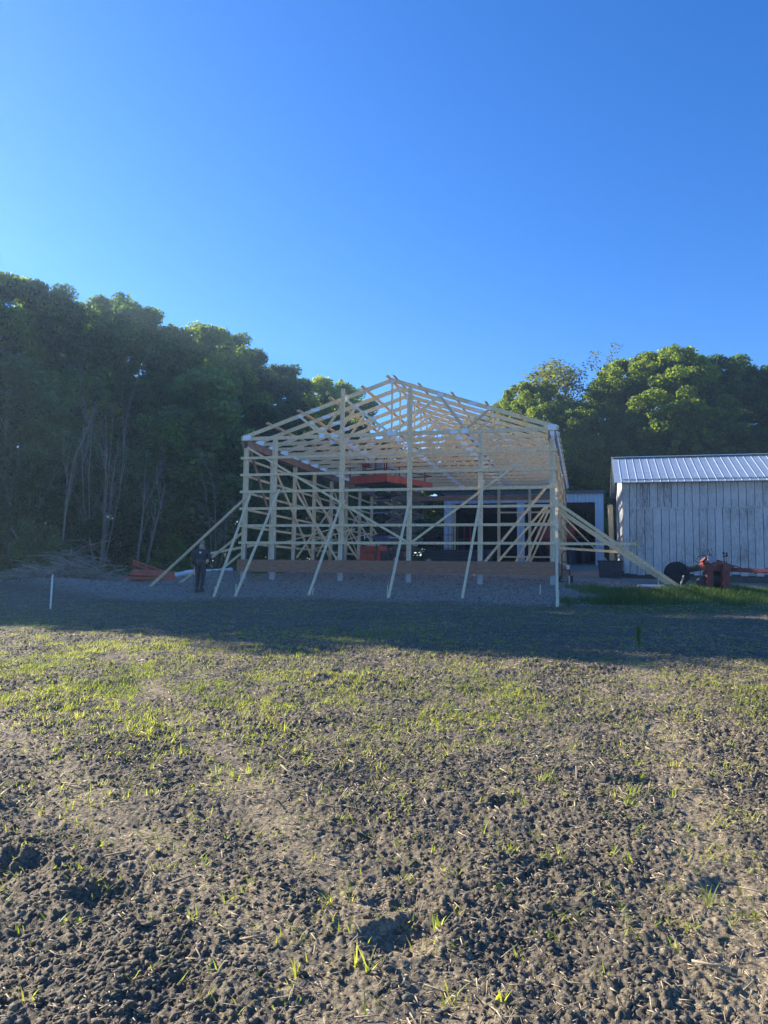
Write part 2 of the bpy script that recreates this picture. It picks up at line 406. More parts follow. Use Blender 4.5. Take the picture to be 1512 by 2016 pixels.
# ------------------------------------------------------------------ soil clods (stuff)
def ico():
    p = (1 + 5 ** .5) / 2
    v = np.array([(-1,p,0),(1,p,0),(-1,-p,0),(1,-p,0),(0,-1,p),(0,1,p),(0,-1,-p),(0,1,-p),(p,0,-1),(p,0,1),(-p,0,-1),(-p,0,1)], float)
    v /= np.linalg.norm(v[0])
    f = np.array([(0,11,5),(0,5,1),(0,1,7),(0,7,10),(0,10,11),(1,5,9),(5,11,4),(11,10,2),(10,7,6),(7,1,8),(3,9,4),(3,4,2),(3,2,6),(3,6,8),(3,8,9),(4,9,5),(2,4,11),(6,2,10),(8,6,7),(9,8,1)])
    return v, f
def scatter_fan(n, y0, y1, pw=1.0, tmax=.86):
    """points in the fan seen by the camera; density per square metre falls as y**-pw"""
    u = rng.random(n)
    k = 2 - pw
    y = (y0 ** k + u * (y1 ** k - y0 ** k)) ** (1 / k) if abs(k) > 1e-6 else y0 * (y1 / y0) ** u
    return rng.uniform(-tmax, tmax, n) * (y + .6), y
def clods(name, n, y0, y1, smin, smax, pw):
    v, f = ico()
    x, y = scatter_fan(n, y0, y1, pw)
    cl = fbm(x * 1.3, y * 1.3, 11)
    tr = np.zeros_like(x)
    for (ax_, ay_), (bx_, by_), wd in TRACKS:
        tr = np.maximum(tr, np.exp(-((x - ax_ - (bx_ - ax_) * (y - ay_) / (by_ - ay_)) / wd) ** 2))
    keep = rng.random(n) < np.clip((cl - .28) * 3.0, .12, 1) * (1 - .7 * tr)
    x, y = x[keep], y[keep]; n = len(x)
    s = smin * (smax / smin) ** (rng.random(n) ** 3.0)
    z = gz(x, y) + s * .25
    V = v[None] * (1 + rng.uniform(-.38, .32, (n, 12, 1)))
    V = V * np.c_[rng.uniform(.7, 1.5, n), rng.uniform(.7, 1.1, n), rng.uniform(.45, .85, n)][:, None, :]
    a = rng.uniform(0, 2 * PI, n); ca, sa = np.cos(a)[:, None], np.sin(a)[:, None]
    V = np.stack([V[..., 0] * ca - V[..., 1] * sa, V[..., 0] * sa + V[..., 1] * ca, V[..., 2]], -1)
    V = V * s[:, None, None] + np.stack([x, y, z], -1)[:, None]
    Fq = f[None] + (np.arange(n) * 12)[:, None, None]
    me = fast_mesh(name, V.reshape(-1, 3), Fq.reshape(-1, 3), [clodm], smooth=False)
    return tag(link(name, me), 'small rounded clods of dry soil strewn over the field', 'soil clods', kind='stuff')
clods('soil_clods', 205000, 1.9, 14, .003, .018, 1.35)

# ------------------------------------------------------------------ blades (weeds, grass, straw)
def blades(x, y, z, h, w, lean, bend, segs=2):
    """curved tapering blades, each an island of quads; arrays in, V/F out"""
    n = len(x); a = rng.uniform(0, 2 * PI, n); side = np.stack([-np.sin(a), np.cos(a), np.zeros(n)], -1)
    dirn = np.stack([np.cos(a), np.sin(a), np.zeros(n)], -1)
    P = np.stack([x, y, z], -1); rows = []
    for k in range(segs + 1):
        q = k / segs
        c = P + dirn * (h * (lean * q + bend * q * q))[:, None] + np.array([0, 0, 1]) * (h * q * (1 - .35 * bend * q))[:, None]
        ww = (w * (1 - q) ** .7 + w * .06)[:, None] * side * .5
        rows += [c - ww, c + ww]
    V = np.stack(rows, 1)
    base = (np.arange(n) * (2 * (segs + 1)))[:, None]
    Fq = np.concatenate([base + np.array([[2*k, 2*k+1, 2*k+3, 2*k+2]]) for k in range(segs)], 1).reshape(-1, 4)
    return V.reshape(-1, 3), Fq
def tufts(n, y0, y1, pw, dens, per, hr, wr, spread, lean=(.1, .9), tmax=.86):
    x, y = scatter_fan(n, y0, y1, pw, tmax)
    keep = rng.random(n) < dens(x, y); x, y = x[keep], y[keep]; n = len(x)
    k = rng.integers(per[0], per[1] + 1, n); idx = np.repeat(np.arange(n), k); m = len(idx)
    s = (.6 + .8 * rng.random(n))[idx]
    bx = x[idx] + rng.normal(0, spread, m); by = y[idx] + rng.normal(0, spread, m)
    return blades(bx, by, gz(bx, by) - .004, rng.uniform(*hr, m) * s, rng.uniform(*wr, m), rng.uniform(*lean, m), rng.uniform(0, .7, m))
def padmask(x, y):
    bu = (x - BX) * UD.x + (y - BY) * UD.y; bv = (x - BX) * VD.x + (y - BY) * VD.y
    return (bv > -4.2) & (bu > -8.5)
def d_weed(x, y):
    r = fbm(x * .55 + 3.7, y * .38, 12)
    r2 = fbm(x * 2.2, y * 1.6, 13)
    band = np.exp(-((y - 9.3) / 4.2) ** 2)
    left = np.clip(.78 - x * .045, .55, 1.15)
    d = np.clip((r - .44) * 4, 0.15, .85) * np.clip((r2 - .36) * 4.5, .10, 1) * band * left * np.clip((y - 3.2) / 5.5, .05, 1) * .8
    return np.where(padmask(x, y), 0, np.clip(d + .012, 0, 1))
V1, F1 = tufts(250000, 2.6, 24, .45, d_weed, (4, 9), (.015, .060), (.004, .009), .028)
def leafy(n, y0, y1, pw):                          # low spreading seedlings hugging the soil
    x, y = scatter_fan(n, y0, y1, pw); keep = rng.random(n) < np.clip(d_weed(x * 1.02 + .2, y) * 1.1 + .05, 0, 1) * ~padmask(x, y); x, y = x[keep], y[keep]; n = len(x)
    k = rng.integers(2, 6, n); i = np.repeat(np.arange(n), k); m = len(i)
    bx = x[i] + rng.normal(0, .02, m); by = y[i] + rng.normal(0, .02, m)
    return blades(bx, by, gz(bx, by) + rng.uniform(0, .02, m), rng.uniform(.012, .030, m), rng.uniform(.006, .013, m), rng.uniform(.7, 1.6, m), rng.uniform(0, .5, m))
V1b, F1b = leafy(110000, 3.0, 24, .5); F1 = np.concatenate([F1, F1b + len(V1)]); V1 = np.concatenate([V1, V1b])
me = fast_mesh('field_weeds', V1, F1, [weedm]); tag(link('field_weeds', me), 'short yellow green seedlings sprouting across the bare field', 'weeds', kind='stuff')
def sprout(px, py, h, nb, w=.010):                  # a few larger seedlings one can point to are kept in one stuff object
    p = ground(px, py); m = nb; h = h * .75; w = w * .75
    return blades(np.full(m, p.x) + rng.normal(0, .012, m), np.full(m, p.y) + rng.normal(0, .012, m), np.full(m, float(gz(p.x, p.y))) - .004,
                  rng.uniform(.6, 1.0, m) * h, np.full(m, w), rng.uniform(.1, .8, m), rng.uniform(0, .6, m), 3)
VS, FS, off = [], [], 0
spr = [(1395,1800,.16,6),(860,1840,.11,6),(350,1935,.10,3),(260,1960,.10,2),(700,1925,.12,5),(580,1935,.09,7),(850,1690,.10,6),(950,1640,.10,5),
       (1210,1690,.08,9),(1100,1690,.09,5),(1480,1630,.12,5),(200,1670,.09,7),(80,1620,.08,5),(620,1700,.07,4),(720,1940,.14,6),(425,1940,.10,4),
       (1240,1720,.10,7),(980,1990,.09,6),(40,1840,.06,4),(300,1835,.07,5),(490,1530,.14,6),(1250,1600,.12,6),(1420,1640,.12,5),(650,1790,.06,5),
       (880,1500,.14,6),(1080,1540,.12,7),(1330,1520,.10,6),(560,1440,.16,8),(1110,1580,.1,5),(300,1520,.15,6),(120,1560,.14,6),(1220,1470,.12,6),
       (1440,1830,.08,5),(900,1800,.05,4),(1330,1890,.06,5),(160,1720,.07,5),(60,1980,.08,5),(400,1700,.06,6)]
spr += [(px + rng.normal(0, sx), py + rng.normal(0, sx * .4), rng.uniform(.07, .13), int(rng.integers(5, 10))) for px, py, sx, n in ((590,1290,35,26),(300,1315,28,16),(120,1400,70,24),(300,1430,50,20),(560,1390,45,18),(700,1250,50,14),(480,1500,60,10),(950,1420,70,10),(1150,1550,80,10),(830,1310,60,12),(60,1330,60,12)) for _ in range(n)]
for px, py, h, nb in spr:
    a, b = sprout(px, py, h, nb); VS.append(a); FS.append(b + off); off += len(a)
me = fast_mesh('seedlings', np.concatenate(VS), np.concatenate(FS), [weedm]); tag(link('seedlings', me), 'taller grass like seedlings standing among the soil clods', 'weeds', kind='stuff')
# the tall weed at the shadow edge on the right
p = ground(1258, 1284)
t0 = empty('tall_weed', p, 'single tall leafy weed standing at the shadow edge of the field on the right', 'weed')
mb = MB(); mb.tube([(0,0,0),(.01,0,.16),(-.005,0,.33)], [.006,.005,.003], 6); mb.build('stem', grassm, t0)
bl = blades(np.repeat(0., 46), np.repeat(0., 46), rng.uniform(.02, .33, 46), rng.uniform(.06, .12, 46), np.full(46, .026), rng.uniform(.4, 1.0, 46), rng.uniform(0, .8, 46), 3)
link('leaves', fast_mesh('leaves', *bl, [weedm]), t0)

# straw and stalk bits lying on the soil
def straws(n, y0, y1, pw, lmin, lmax, wmin, wmax, dens=None):
    x, y = scatter_fan(n, y0, y1, pw)
    if dens is not None:
        k = rng.random(n) < dens(x, y); x, y = x[k], y[k]; n = len(x)
    L_ = lmin * (lmax / lmin) ** (rng.random(n) ** 2.0); w = rng.uniform(wmin, wmax, n)
    a = rng.uniform(0, 2 * PI, n); tilt = rng.normal(.03, .22, n)
    d = np.stack([np.cos(a) * np.cos(tilt), np.sin(a) * np.cos(tilt), np.sin(tilt)], -1); s = np.stack([-np.sin(a), np.cos(a), np.zeros(n)], -1); u = np.cross(d, s) * -1
    u = np.stack([np.zeros(n), np.zeros(n), np.ones(n)], -1)
    P = np.stack([x, y, gz(x, y) + w * .7 + .006], -1)
    V = []
    for e in (-.5, .5):
        for cs, cu in ((-.5, -.25), (.5, -.25), (.35, .3), (-.35, .3)):
            V.append(P + d * (L_ * e)[:, None] + s * (w * cs)[:, None] + u * (w * cu)[:, None])
    V = np.stack(V, 1); b = (np.arange(n) * 8)[:, None]
    Fq = np.concatenate([b + np.array([q]) for q in ((0,1,2,3),(7,6,5,4),(0,4,5,1),(1,5,6,2),(2,6,7,3),(3,7,4,0))], 1).reshape(-1, 4)
    return V.reshape(-1, 3), Fq
a1, b1 = straws(32000, 2.0, 12, 1.25, .010, .09, .0015, .005)
a2, b2 = straws(36000, 4.5, 25, .6, .03, .20, .003, .009, lambda x, y: ~padmask(x, y) * .8)
a3, b3 = straws(26, 2.0, 5, 1.0, .10, .18, .007, .012)
me = fast_mesh('straw_litter', np.concatenate([a1, a2, a3]), np.concatenate([b1, b2 + len(a1), b3 + len(a1) + len(a2)]), [strawm])
tag(link('straw_litter', me), 'pale bits of straw and stalk lying on the soil', 'straw litter', kind='stuff')
# gravel stones on the pad
v, f = ico(); n = 22000
bu = rng.uniform(-8, 16, n); bv = rng.uniform(-4.6, 3, n)
x = BX + bu * UD.x + bv * VD.x; y = BY + bu * UD.y + bv * VD.y
k = rng.random(n) < np.where((bu > 12) & (bv < 0), 0, 1) * np.clip((bv + 4.8) / 1.5, 0, 1); x, y = x[k], y[k]; n = len(x)
s = .010 * 3.2 ** (rng.random(n) ** 2)
V = v[None] * (1 + rng.uniform(-.25, .25, (n, 12, 1))) * s[:, None, None] + np.stack([x, y, gz(x, y) + s * .3], -1)[:, None]
Fq = f[None] + (np.arange(n) * 12)[:, None, None]
gravm = tone('gravel_stone', (.36, .315, .26), .3, 20, .85, island=.7)
tag(link('gravel', fast_mesh('gravel', V.reshape(-1, 3), Fq.reshape(-1, 3), [gravm])), 'loose grey gravel spread on the building pad', 'gravel', kind='stuff')

# grass: right patch, left verge and thin far-field grass
def grass_patch(name, pts_fn, n, hr, label, w=(.006, .014)):
    x, y = pts_fn(n); m = len(x)
    V, Fq = blades(x, y, gz(x, y) - .01, rng.uniform(*hr, m) * (.5 + fbm(x * 1.2, y * 1.2, 61)), rng.uniform(*w, m), rng.uniform(.05, .5, m), rng.uniform(0, .6, m))
    tag(link(name, fast_mesh(name, V, Fq, [grassm])), label, 'grass', kind='stuff')
def f_right(n):
    bu = rng.uniform(11.0, 21, n); bv = rng.uniform(-6.5, 2.2, n)
    e = (fbm(bu * .9, bv * .9, 63) - .5) * 3.6
    k = (rng.random(len(bu)) < .25 + fbm(bu * 2.2, bv * 2.2, 66) * 1.2) & (bv < .2 + .05 * (bu - 11) + e) & (bv > -4.0 - .12 * (bu - 11) + e) & (bu > 11.5 - bv * .10 + e)
    k |= (bv > .6) & (bu > 15.0) & (bv < 2.0)
    bu, bv = bu[k], bv[k]; return BX + bu * UD.x + bv * VD.x, BY + bu * UD.y + bv * VD.y
grass_patch('grass', f_right, 60000, (.10, .26), 'deep green grass growing in a strip before the weathered barn')
def f_left(n):
    x = rng.uniform(-24, -4.5, n); y = rng.uniform(26, 42, n)
    e = (fbm(x * .5, y * .5, 64) - .5) * 5
    k = (y > 32.5 + e) | ((x < -13.2 + e * .6) & (y > 25.5))
    k &= ~((x > -7.5) & (y < 34))
    return x[k], y[k]
grass_patch('grass', f_left, 52000, (.15, .42), 'tall dim grass growing along the foot of the left wood', (.010, .022))
def f_mid(n):
    x, y = scatter_fan(n, 14, 23.5, .6)
    k = (fbm(x * .35, y * .9, 65) > .48) & ~padmask(x, y)
    return x[k], y[k]
grass_patch('grass', f_mid, 42000, (.03, .10), 'thin short grass on the shaded strip of field beyond the sunlit weeds', (.004, .009))

# ------------------------------------------------------------------ pole barn frame
G = 1.315
barn_frame = empty('pole_barn_frame', b2w(0, 0, -G), 'open timber frame of a new gabled pole barn, pale posts, girts and roof trusses', 'building frame', rz=-YAW)
OFF = (0, 0, G)
PB = lambda name, mb, m, par=barn_frame: mb.build(name, m, par, OFF)
W = 10.82; L14 = 14 * 1.2192; GI = .6096
def post(u, v, top, s=.15, base=True, turn=False):
    mb = MB(); h = s / 2; n = 3
    for k in range(3):                              # three plies
        a = -h + k * s / 3
        if turn: mb.box((u - h, v + a + .001, -.58), (u + h, v + a + s / 3 - .001, top - .004 * k))
        else: mb.box((u + a + .001, v - h, -.58), (u + a + s / 3 - .001, v + h, top - .004 * k))
    o = PB('post', mb, woodp)
    b = MB(); b.box((u - h - .003, v - h - .003, -1.75), (u + h + .003, v + h + .003, -.585)); PB('post_base', b, conc, o)
    b = MB(); b.box((u - h - .012, v - h * .8, -.62), (u - h - .004, v + h * .8, -.02)); b.box((u + h + .004, v - h * .8, -.62), (u + h + .012, v + h * .8, -.02))
    for bz in (-.12, -.3, -.48):
        b.box((u - h - .02, v - .02, bz), (u - h - .012, v + .02, bz + .03)); b.box((u + h + .012, v - .02, bz), (u + h + .02, v + .02, bz + .03))
    PB('post_bracket', b, bracket, o)
    return o
front_u = [0, 1.11, 3.64, 6.06, 8.48, W]
post(0, 0, 3.42); post(W, 0, 3.42)
post(1.11, .0, 3.70); post(3.64, .0, 3.70); post(6.06, .0, 3.70); post(8.48, .0, 3.70)
side_v = [2.4384 * k for k in range(1, 8)]
for v in side_v:
    post(0, v, 3.42, .14, turn=True); post(W, v, 3.42, .14, turn=True)
for px in (784, 982, 1043):
    post(on_v(px, 1060, L14).x, L14, 3.70, .15)
# planks on the face of the two middle gable posts
for px, t0_, t1_, dx in ((675, 765, 969, 0), (808, 760, 966, 0)):
    a = on_v(px, t0_, -.17); b = on_v(px - 3 if px < 700 else px - 1, t1_, -.17)
    mb = MB(); mb.box((a.x - .073, -.165, b.z), (a.x + .073, -.120, a.z)); PB('gable_plank', mb, wood)
# a plank stub behind the left corner
# girts front: six rows, each in two lengths lapping near the middle
for k in range(6):
    for (ua, ub, dv) in ((-.17, 6.2, 0), (6.203, W + .17, .001)):
        mb = MB(); mb.box((ua, -.118 + dv, k * GI - .045), (ub, -.080, k * GI + .045 - dv)); PB('girt', mb, wood)
# side girts and back girts
for k in range(6):
    mb = MB(); mb.box((-.118, -.075, k * GI - .042), (-.078, L14 + .1, k * GI + .042)); PB('girt', mb, wood)
    if k > 0:
        mb = MB(); mb.box((W + .078, .08, k * GI - .042), (W + .118, L14 + .1, k * GI + .042)); PB('girt', mb, wood)
u1 = on_v(784, 1060, L14).x; u2 = on_v(982, 1060, L14).x
for k in range(6):
    mb = MB(); mb.box((-.05, L14 + .08, k * GI - .042), (u1 + (1.1 if k == 1 else .1), L14 + .118, k * GI + .042)); PB('girt', mb, wood)
    if k in (0, 4, 5, 3):
        mb = MB(); mb.box((u2 - .1, L14 + .08, k * GI - .042), (W, L14 + .118, k * GI + .042)); PB('girt', mb, wood)
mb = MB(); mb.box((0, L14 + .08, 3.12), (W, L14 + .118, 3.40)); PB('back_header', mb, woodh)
# skirt boards, three rows all round
for r, (a, b) in enumerate(((-.742, -.602), (-.886, -.746), (-1.025, -.890))):
    mb = MB(); mb.box((-.19, -.160, a), (6.0 + .9 * r, -.1205, b)); PB('skirt_board', mb, woodt)
    mb = MB(); mb.box((6.003 + .9 * r, -.160, a), (W + .15, -.1205, b)); PB('skirt_board', mb, woodt)
    mb = MB(); mb.box((W + .1205, -.118, a), (W + .160, L14, b)); PB('skirt_board', mb, woodt)
    mb = MB(); mb.box((-.160, -.118, a), (-.1205, L14, b)); PB('skirt_board', mb, woodt)
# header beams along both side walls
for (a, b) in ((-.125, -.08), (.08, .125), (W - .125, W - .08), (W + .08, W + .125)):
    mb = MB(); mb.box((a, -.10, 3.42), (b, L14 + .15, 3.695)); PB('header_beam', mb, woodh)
# trusses
TP = .333
def wt(u): return 5.735 - abs(u - W / 2) * TP
def truss(v):
    mb = MB(); t = .019
    def bar(a, b, h, vv=0): mb.beam((a[0], v + vv, a[1]), (b[0], v + vv, b[1]), 2 * t - .001 * abs(vv), h, (0, 0, 1))
    hc = W / 2
    for s in (-1, 1):
        U = lambda q: hc + s * q
        p0, p1 = (U(0), wt(hc)), (U(hc + .22), wt(hc + hc + .22))
        poly = [(p0[0], v - t, p0[1]), (p1[0], v - t, p1[1]), (p1[0], v - t, p1[1] - .13), (U(hc + .18), v - t, p1[1] - .145 + .013), (p0[0], v - t, p0[1] - .148)]
        mb.prism(poly, (0, 2 * t, 0))
        T1, T2, B1 = .62 * hc, .31 * hc, .47 * hc
        yb = 3.775
        bar((U(T1), wt(U(T1)) - .13), (U(B1), yb + .03), .085)
        bar((U(B1), yb + .03), (U(T2), wt(U(T2)) - .13), .085)
        bar((U(T2), wt(U(T2)) - .13), (U(.06), yb + .03), .085)
    mb.box((-.20, v - t, 3.70), (W + .20, v + t, 3.832))
    bar((hc, 3.83), (hc, wt(hc) - .12), .13)
    o = PB('roof_truss', mb, wood)
    acc = MB()
    def plate(u, w, a, b):
        pl = MB() if v < 8 else acc
        for e in (-1, 1): pl.box((u - a / 2, v + e * (t + .002) - .0015, w - b / 2), (u + a / 2, v + e * (t + .002) + .0015, w + b / 2))
        if v < 8: PB('gusset_plate', pl, galv, o)
    plate(.0, 3.815, .30, .17); plate(W, 3.815, .30, .17); plate(hc, wt(hc) - .11, .16, .2); plate(hc, 3.79, .32, .13)
    for s in (-1, 1):
        plate(hc + s * .47 * hc, 3.79, .2, .17); plate(hc + s * .31 * hc, wt(hc + .31 * hc) - .11, .2, .15)
        plate(hc + s * .62 * hc, wt(hc + .62 * hc) - .10, .16, .11); plate(hc + s * .52 * hc, wt(hc + .52 * hc) - .075, .3, .10)
    plate(hc * .62, 3.765, .26, .11); plate(hc * 1.4, 3.765, .26, .11)
    if acc.v: tag(PB('gusset_plates', acc, galv, o), kind='stuff')
for n in range(15): truss(n * 1.2192)
# purlins, ends standing out past the first truss
pu = [on_v(px, py, -.35).x for px, py in ((525, 835), (587, 811), (650, 788), (712, 763), (763, 747))] + [W / 2 + .16, W / 2 + 1.0, W / 2 + 2.15, W / 2 + 3.3, W / 2 + 4.4]
for i, u in enumerate(pu):
    z = wt(u) + .024; e = -.32 - .06 * (i % 3)
    s = -TP if u > W / 2 else TP
    mb = MB()
    mb.prism([(u - .045, e, z - .045 * s - .019), (u + .045, e, z + .045 * s - .019), (u + .045, e, z + .045 * s + .019), (u - .045, e, z - .045 * s + .019)], (0, (L14 + .3 - e) if i not in (4, 5) else L14 - 1 - e, 0))
    PB('purlin', mb, wood)
# long lateral ties over the bottom chords
for u in (2.9, 5.55, 7.9):
    mb = MB(); mb.box((u - .045, .05, 3.834), (u + .045, L14 - .1, 3.872)); PB('lateral_tie', mb, wood)
# diagonal bracing laid in by plane
def bar_v(name, p, q, va, vb, w=.038, h=.089, m=wood, up=(0, 1, 0)):
    a = on_v(p[0], p[1], va); b = on_v(q[0], q[1], vb); mb = MB(); mb.beam(a, b, h, w, up); return PB(name, mb, m)
bar_v('brace', (487, 881), (800, 1066), -.145, -.145, .036, .075)
bar_v('brace', (1080, 868), (811, 1067), -.147, -.147, .036, .075)
def side_brace(ua, p, q, ub=None, h=.089, w=.038, m=wood):
    a = on_u(p[0], p[1], ua); b = on_u(q[0], q[1], ua if ub is None else ub)
    mb = MB(); mb.beam(a, b, w, h, (1, 0, 0) if abs(ua - (ua if ub is None else ub)) < .3 else (0, 0, 1)); return PB('brace', mb, m)
def uvw(u1, v1, w1, u2, v2, w2, h=.089, m=wood, up=(1, 0, 0)):
    mb = MB(); mb.beam((u1, v1, w1), (u2, v2, w2), h, .038, up); return PB('brace', mb, m)
# left wall: crossing braces on the inside of the posts
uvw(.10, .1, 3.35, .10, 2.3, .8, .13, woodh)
uvw(.10, 2.55, 2.9, .10, 7.1, -.55, .12); uvw(.14, 4.7, 2.8, .14, 9.5, -.5, .1); uvw(.10, 7.3, 2.6, .10, 12.1, -.5)
uvw(.14, 12.0, 3.0, .14, 7.4, -.3); uvw(.10, 9.6, 3.1, .10, 14.5, -.4); uvw(.14, 9.6, 2.2, .14, 4.9, -.4); uvw(.18, 14.2, 2.4, .18, 9.9, -.5)
# inside props leaning from left wall posts to the floor
for v, du in ((4.9, 1.9), (7.3, 2.2), (9.75, 2.0), (12.2, 2.2), (14.6, 2.2)):
    uvw(.1, v, 2.3, .1 + du, v + .3, -.75, .089, wood, (0, 1, 0))
for v, w1 in ((2.45, .75), (4.9, .85), (7.3, .8)):
    uvw(.1, v - .1, .0 + w1 - .75, 2.4, v + .9, w1, .089, wood, (0, 0, 1))
# right wall: inside props running down to the floor, and diagonal ties
for px, py, qx, qy, v in ((1073, 962, 957, 1103, 2.4), (1072, 1000, 983, 1103, 4.9), (1076, 1002, 1017, 1103, 9.7), (1079, 1008, 1037, 1103, 7.3), (1083, 1020, 1046, 1103, 12.2)):
    a = on_v(px, py, v); b = on_v(qx, qy, v); k = (a.x - (W - .1)); mb = MB(); d = (b - a); mb.beam(a - d * .05, b + d * .22, .089, .038, (0, 1, 0)); PB('brace', mb, wood)
uvw(W + .14, .15, 3.1, W + .14, 4.7, -.45, .11, woodp); uvw(W + .14, 2.5, 3.2, W + .14, 7.2, -.4, .1); uvw(W + .14, 7.5, 3.2, W + .14, 12.1, -.3, .1, woodp)
# outer braces: nailed to the frame, feet on the ground
def prop(p, q, va, u=None, h=.089, w=.038, yfoot=None):
    a = on_v(p[0], p[1], va) if u is None else on_u(p[0], p[1], u)
    g = ground(*q) if yfoot is None else on_y(q[0], q[1], yfoot)
    b = w2b(g)
    d = (b - a).normalized(); mb = MB(); mb.beam(a, b + d * .04, h, w, (0, 1, 0) if abs(d.x) > .6 else (1, 0, 0)); PB('brace', mb, wood); return g
feet = []
for p, q in (((493, 972), (421, 1175)), ((549.5, 964), (463, 1175)), ((672, 990), (608, 1172)), ((806, 985), (764.5, 1178)), ((952.6, 945), (910, 1178)), ((1095, 962), (1097, 1196))):
    feet.append(prop(p, q, -.17, h=.05, w=.075))
gl = prop((484, 980), (296, 1155), -.14)
prop((478, 1048), (355, 1148), 1.5, yfoot=None)
a = on_v(404, 1091.5, 1.2); b = on_v(522, 1069, 1.2); mb = MB(); mb.beam(a, b, .089, .038, (0, 1, 0)); PB('brace', mb, wood)
a = on_v(478, 1087, 3.0); b = on_v(436, 1121, 3.0); mb = MB(); mb.beam(a + (a - b) * .15, b, .089, .038, (0, 1, 0)); PB('brace', mb, wood)
g1 = prop((1097, 990), (1343, 1159), -.05, h=.10, w=.05); prop((1098, 1003), (1318, 1151), .25, h=.14, w=.05)
prop((1108, 1016), (1196, 1105), 4.9, h=.085); prop((1107, 1034), (1177, 1098), 4.9, h=.085)
a = on_v(1098, 1070.5, -.05); b = on_v(1253, 1071, -.05); mb = MB(); mb.beam(a, b, .05, .085, (0, 0, 1)); PB('brace', mb, wood)
a = on_v(1102, 1079, 2.4); b = on_v(1222, 1087, 2.4); mb = MB(); mb.beam(a, b, .04, .085, (0, 0, 1)); PB('brace', mb, wood)

# survey stakes
def stake(px, py, h, lean, label, w=.035, m=stakew, grp='stakes driven at the feet of the braces'):
    p = ground(px, py)
    mb = MB(); d = Vector((lean, 0, 1)).normalized(); t = d * h
    mb.add([(-w/2, -.012, -.08), (w/2, -.012, -.08), (w/2, .012, -.08), (-w/2, .012, -.08)] +
           [(-w/2 + t.x, -.012, t.z - .02), (t.x + w*.1, -.012, t.z + .02), (w/2 + t.x, -.012, t.z - .01), (w/2 + t.x, .012, t.z - .01), (t.x + w*.1, .012, t.z + .02), (-w/2 + t.x, .012, t.z - .02)],
           [(3, 2, 1, 0), (0, 1, 6, 5, 4), (2, 3, 9, 8, 7), (1, 2, 7, 6), (3, 0, 4, 9), (4, 5, 8, 9), (5, 6, 7, 8)])
    o = mb.build('wooden_stake', m); o.location = p; tag(o, label, 'stake', grp); return o
stake(464, 1173, .36, 0, 'short stake beside the foot of the second slanted brace from the left')
stake(424, 1171, .26, -.05, 'short stub stake at the foot of the brace nearest the walking person')
stake(614, 1171, .20, .25, 'little leaning stake at the foot of the brace before the third post')
stake(762.5, 1174, .34, 0, 'reddish thin stake beside the foot of the middle slanted brace')
stake(912, 1170, .25, .05, 'thin stake at the foot of the fourth slanted brace on the gravel')
stake(1099, 1192, .42, .0, 'splintered stake at the foot of the brace standing before the right corner', .05)
stake(1063, 1170, .28, .05, 'lone reddish stake in the gravel left of the right corner brace')
stake(1121, 1153, .32, -.03, 'pale stake in the gravel just right of the frame corner')
stake(1296, 1151, .30, 0, 'upright pale stake between the long braces and the rubber tyre')
stake(1337, 1157, .42, .38, 'leaning pale stake crossing the foot of the longest right hand brace', .045)
o = stake(99, 1199, .87, .02, 'tall white marker stake standing alone in the field before the brush pile', .04, whitepaint)
stake(395 - 12, 1132, .3, 0, 'short pale stake behind the orange pipes')
# frayed yellow ribbon on the end of the upper outrigger board
p = b2w(*on_v(1253, 1071, -.05))
mb = MB()
for i in range(14):
    a = Vector((random.uniform(-.10, .14), random.uniform(-.03, .03), random.uniform(-.08, .08))); b = a + Vector((random.uniform(-.12, .14), random.uniform(-.03, .03), random.uniform(-.10, .12)))
    mb.beam(a, b, .012, .03, (0, 1, 0))
o = mb.build('marker_ribbon', yel); o.location = p; tag(o, 'frayed yellow ribbon tied on the end of the long outrigger board', 'ribbon')

# ------------------------------------------------------------------ weathered barn on the right (same bearing as the frame)
V0 = 7.6
c0 = on_v(1228, 1129, V0); UB = c0.x; zb = c0.z; ze = on_v(1228, 949, V0).z; zs = on_v(1228, 1001, V0).z
UBE = UB + 16; DB = 6.0
zr = on_v(1209, 905, V0 + DB / 2).z
barn = empty('wooden_barn', b2w(UB, V0, zb), 'weathered white plank barn with a ribbed metal roof on the right', 'barn', rz=-YAW)
bo = (-UB, -V0, -zb)
mb = MB(); r2 = random.Random(3); u = UB
while u < UBE:
    w = r2.uniform(.24, .32)
    mb.box((u + .011, V0 - r2.uniform(0, .012), zs + .02 + r2.uniform(-.02, .01)), (u + w - .011, V0 + .03, ze + .12)); u += w
u = UB
while u < UBE:
    w = r2.uniform(.24, .33)
    mb.box((u + .011, V0 - .02 - r2.uniform(0, .015), zb - .02 + r2.uniform(-.04, .04)), (u + w - .011, V0 + .02, zs + r2.uniform(-.01, .01))); u += w
mb.build('front_wall', boards, barn, bo)
mb = MB(); v = V0 + .03
while v < V0 + DB:
    w = r2.uniform(.24, .32); vm = v + w / 2; hh = ze + (zr - ze) * (1 - abs(vm - V0 - DB / 2) / (DB / 2))
    mb.box((UB - .02 - r2.uniform(0, .01), v + .005, zb + .1), (UB + .02, v + w - .005, hh)); v += w
mb.build('end_wall', boards, barn, bo)
mb = MB(); mb.box((UB + .03, V0 + .10, zb - .3), (UBE, V0 + DB, zb + .12)); mb.box((UB + .05, V0 + .05, zb + .12), (UBE, V0 + .1, ze)); mb.box((UB + .1, V0 + DB, zb), (UBE, V0 + DB + .05, ze))
mb.box((UBE, V0, zb), (UBE + .05, V0 + DB, zr - .3))
mb.build('sill_and_lining', barnt, barn, bo)
mb = MB(); mb.box((UB - .02, V0 - .045, zs - .03), (UBE, V0 - .022, zs + .035)); mb.build('drip_board', boards, barn, bo)
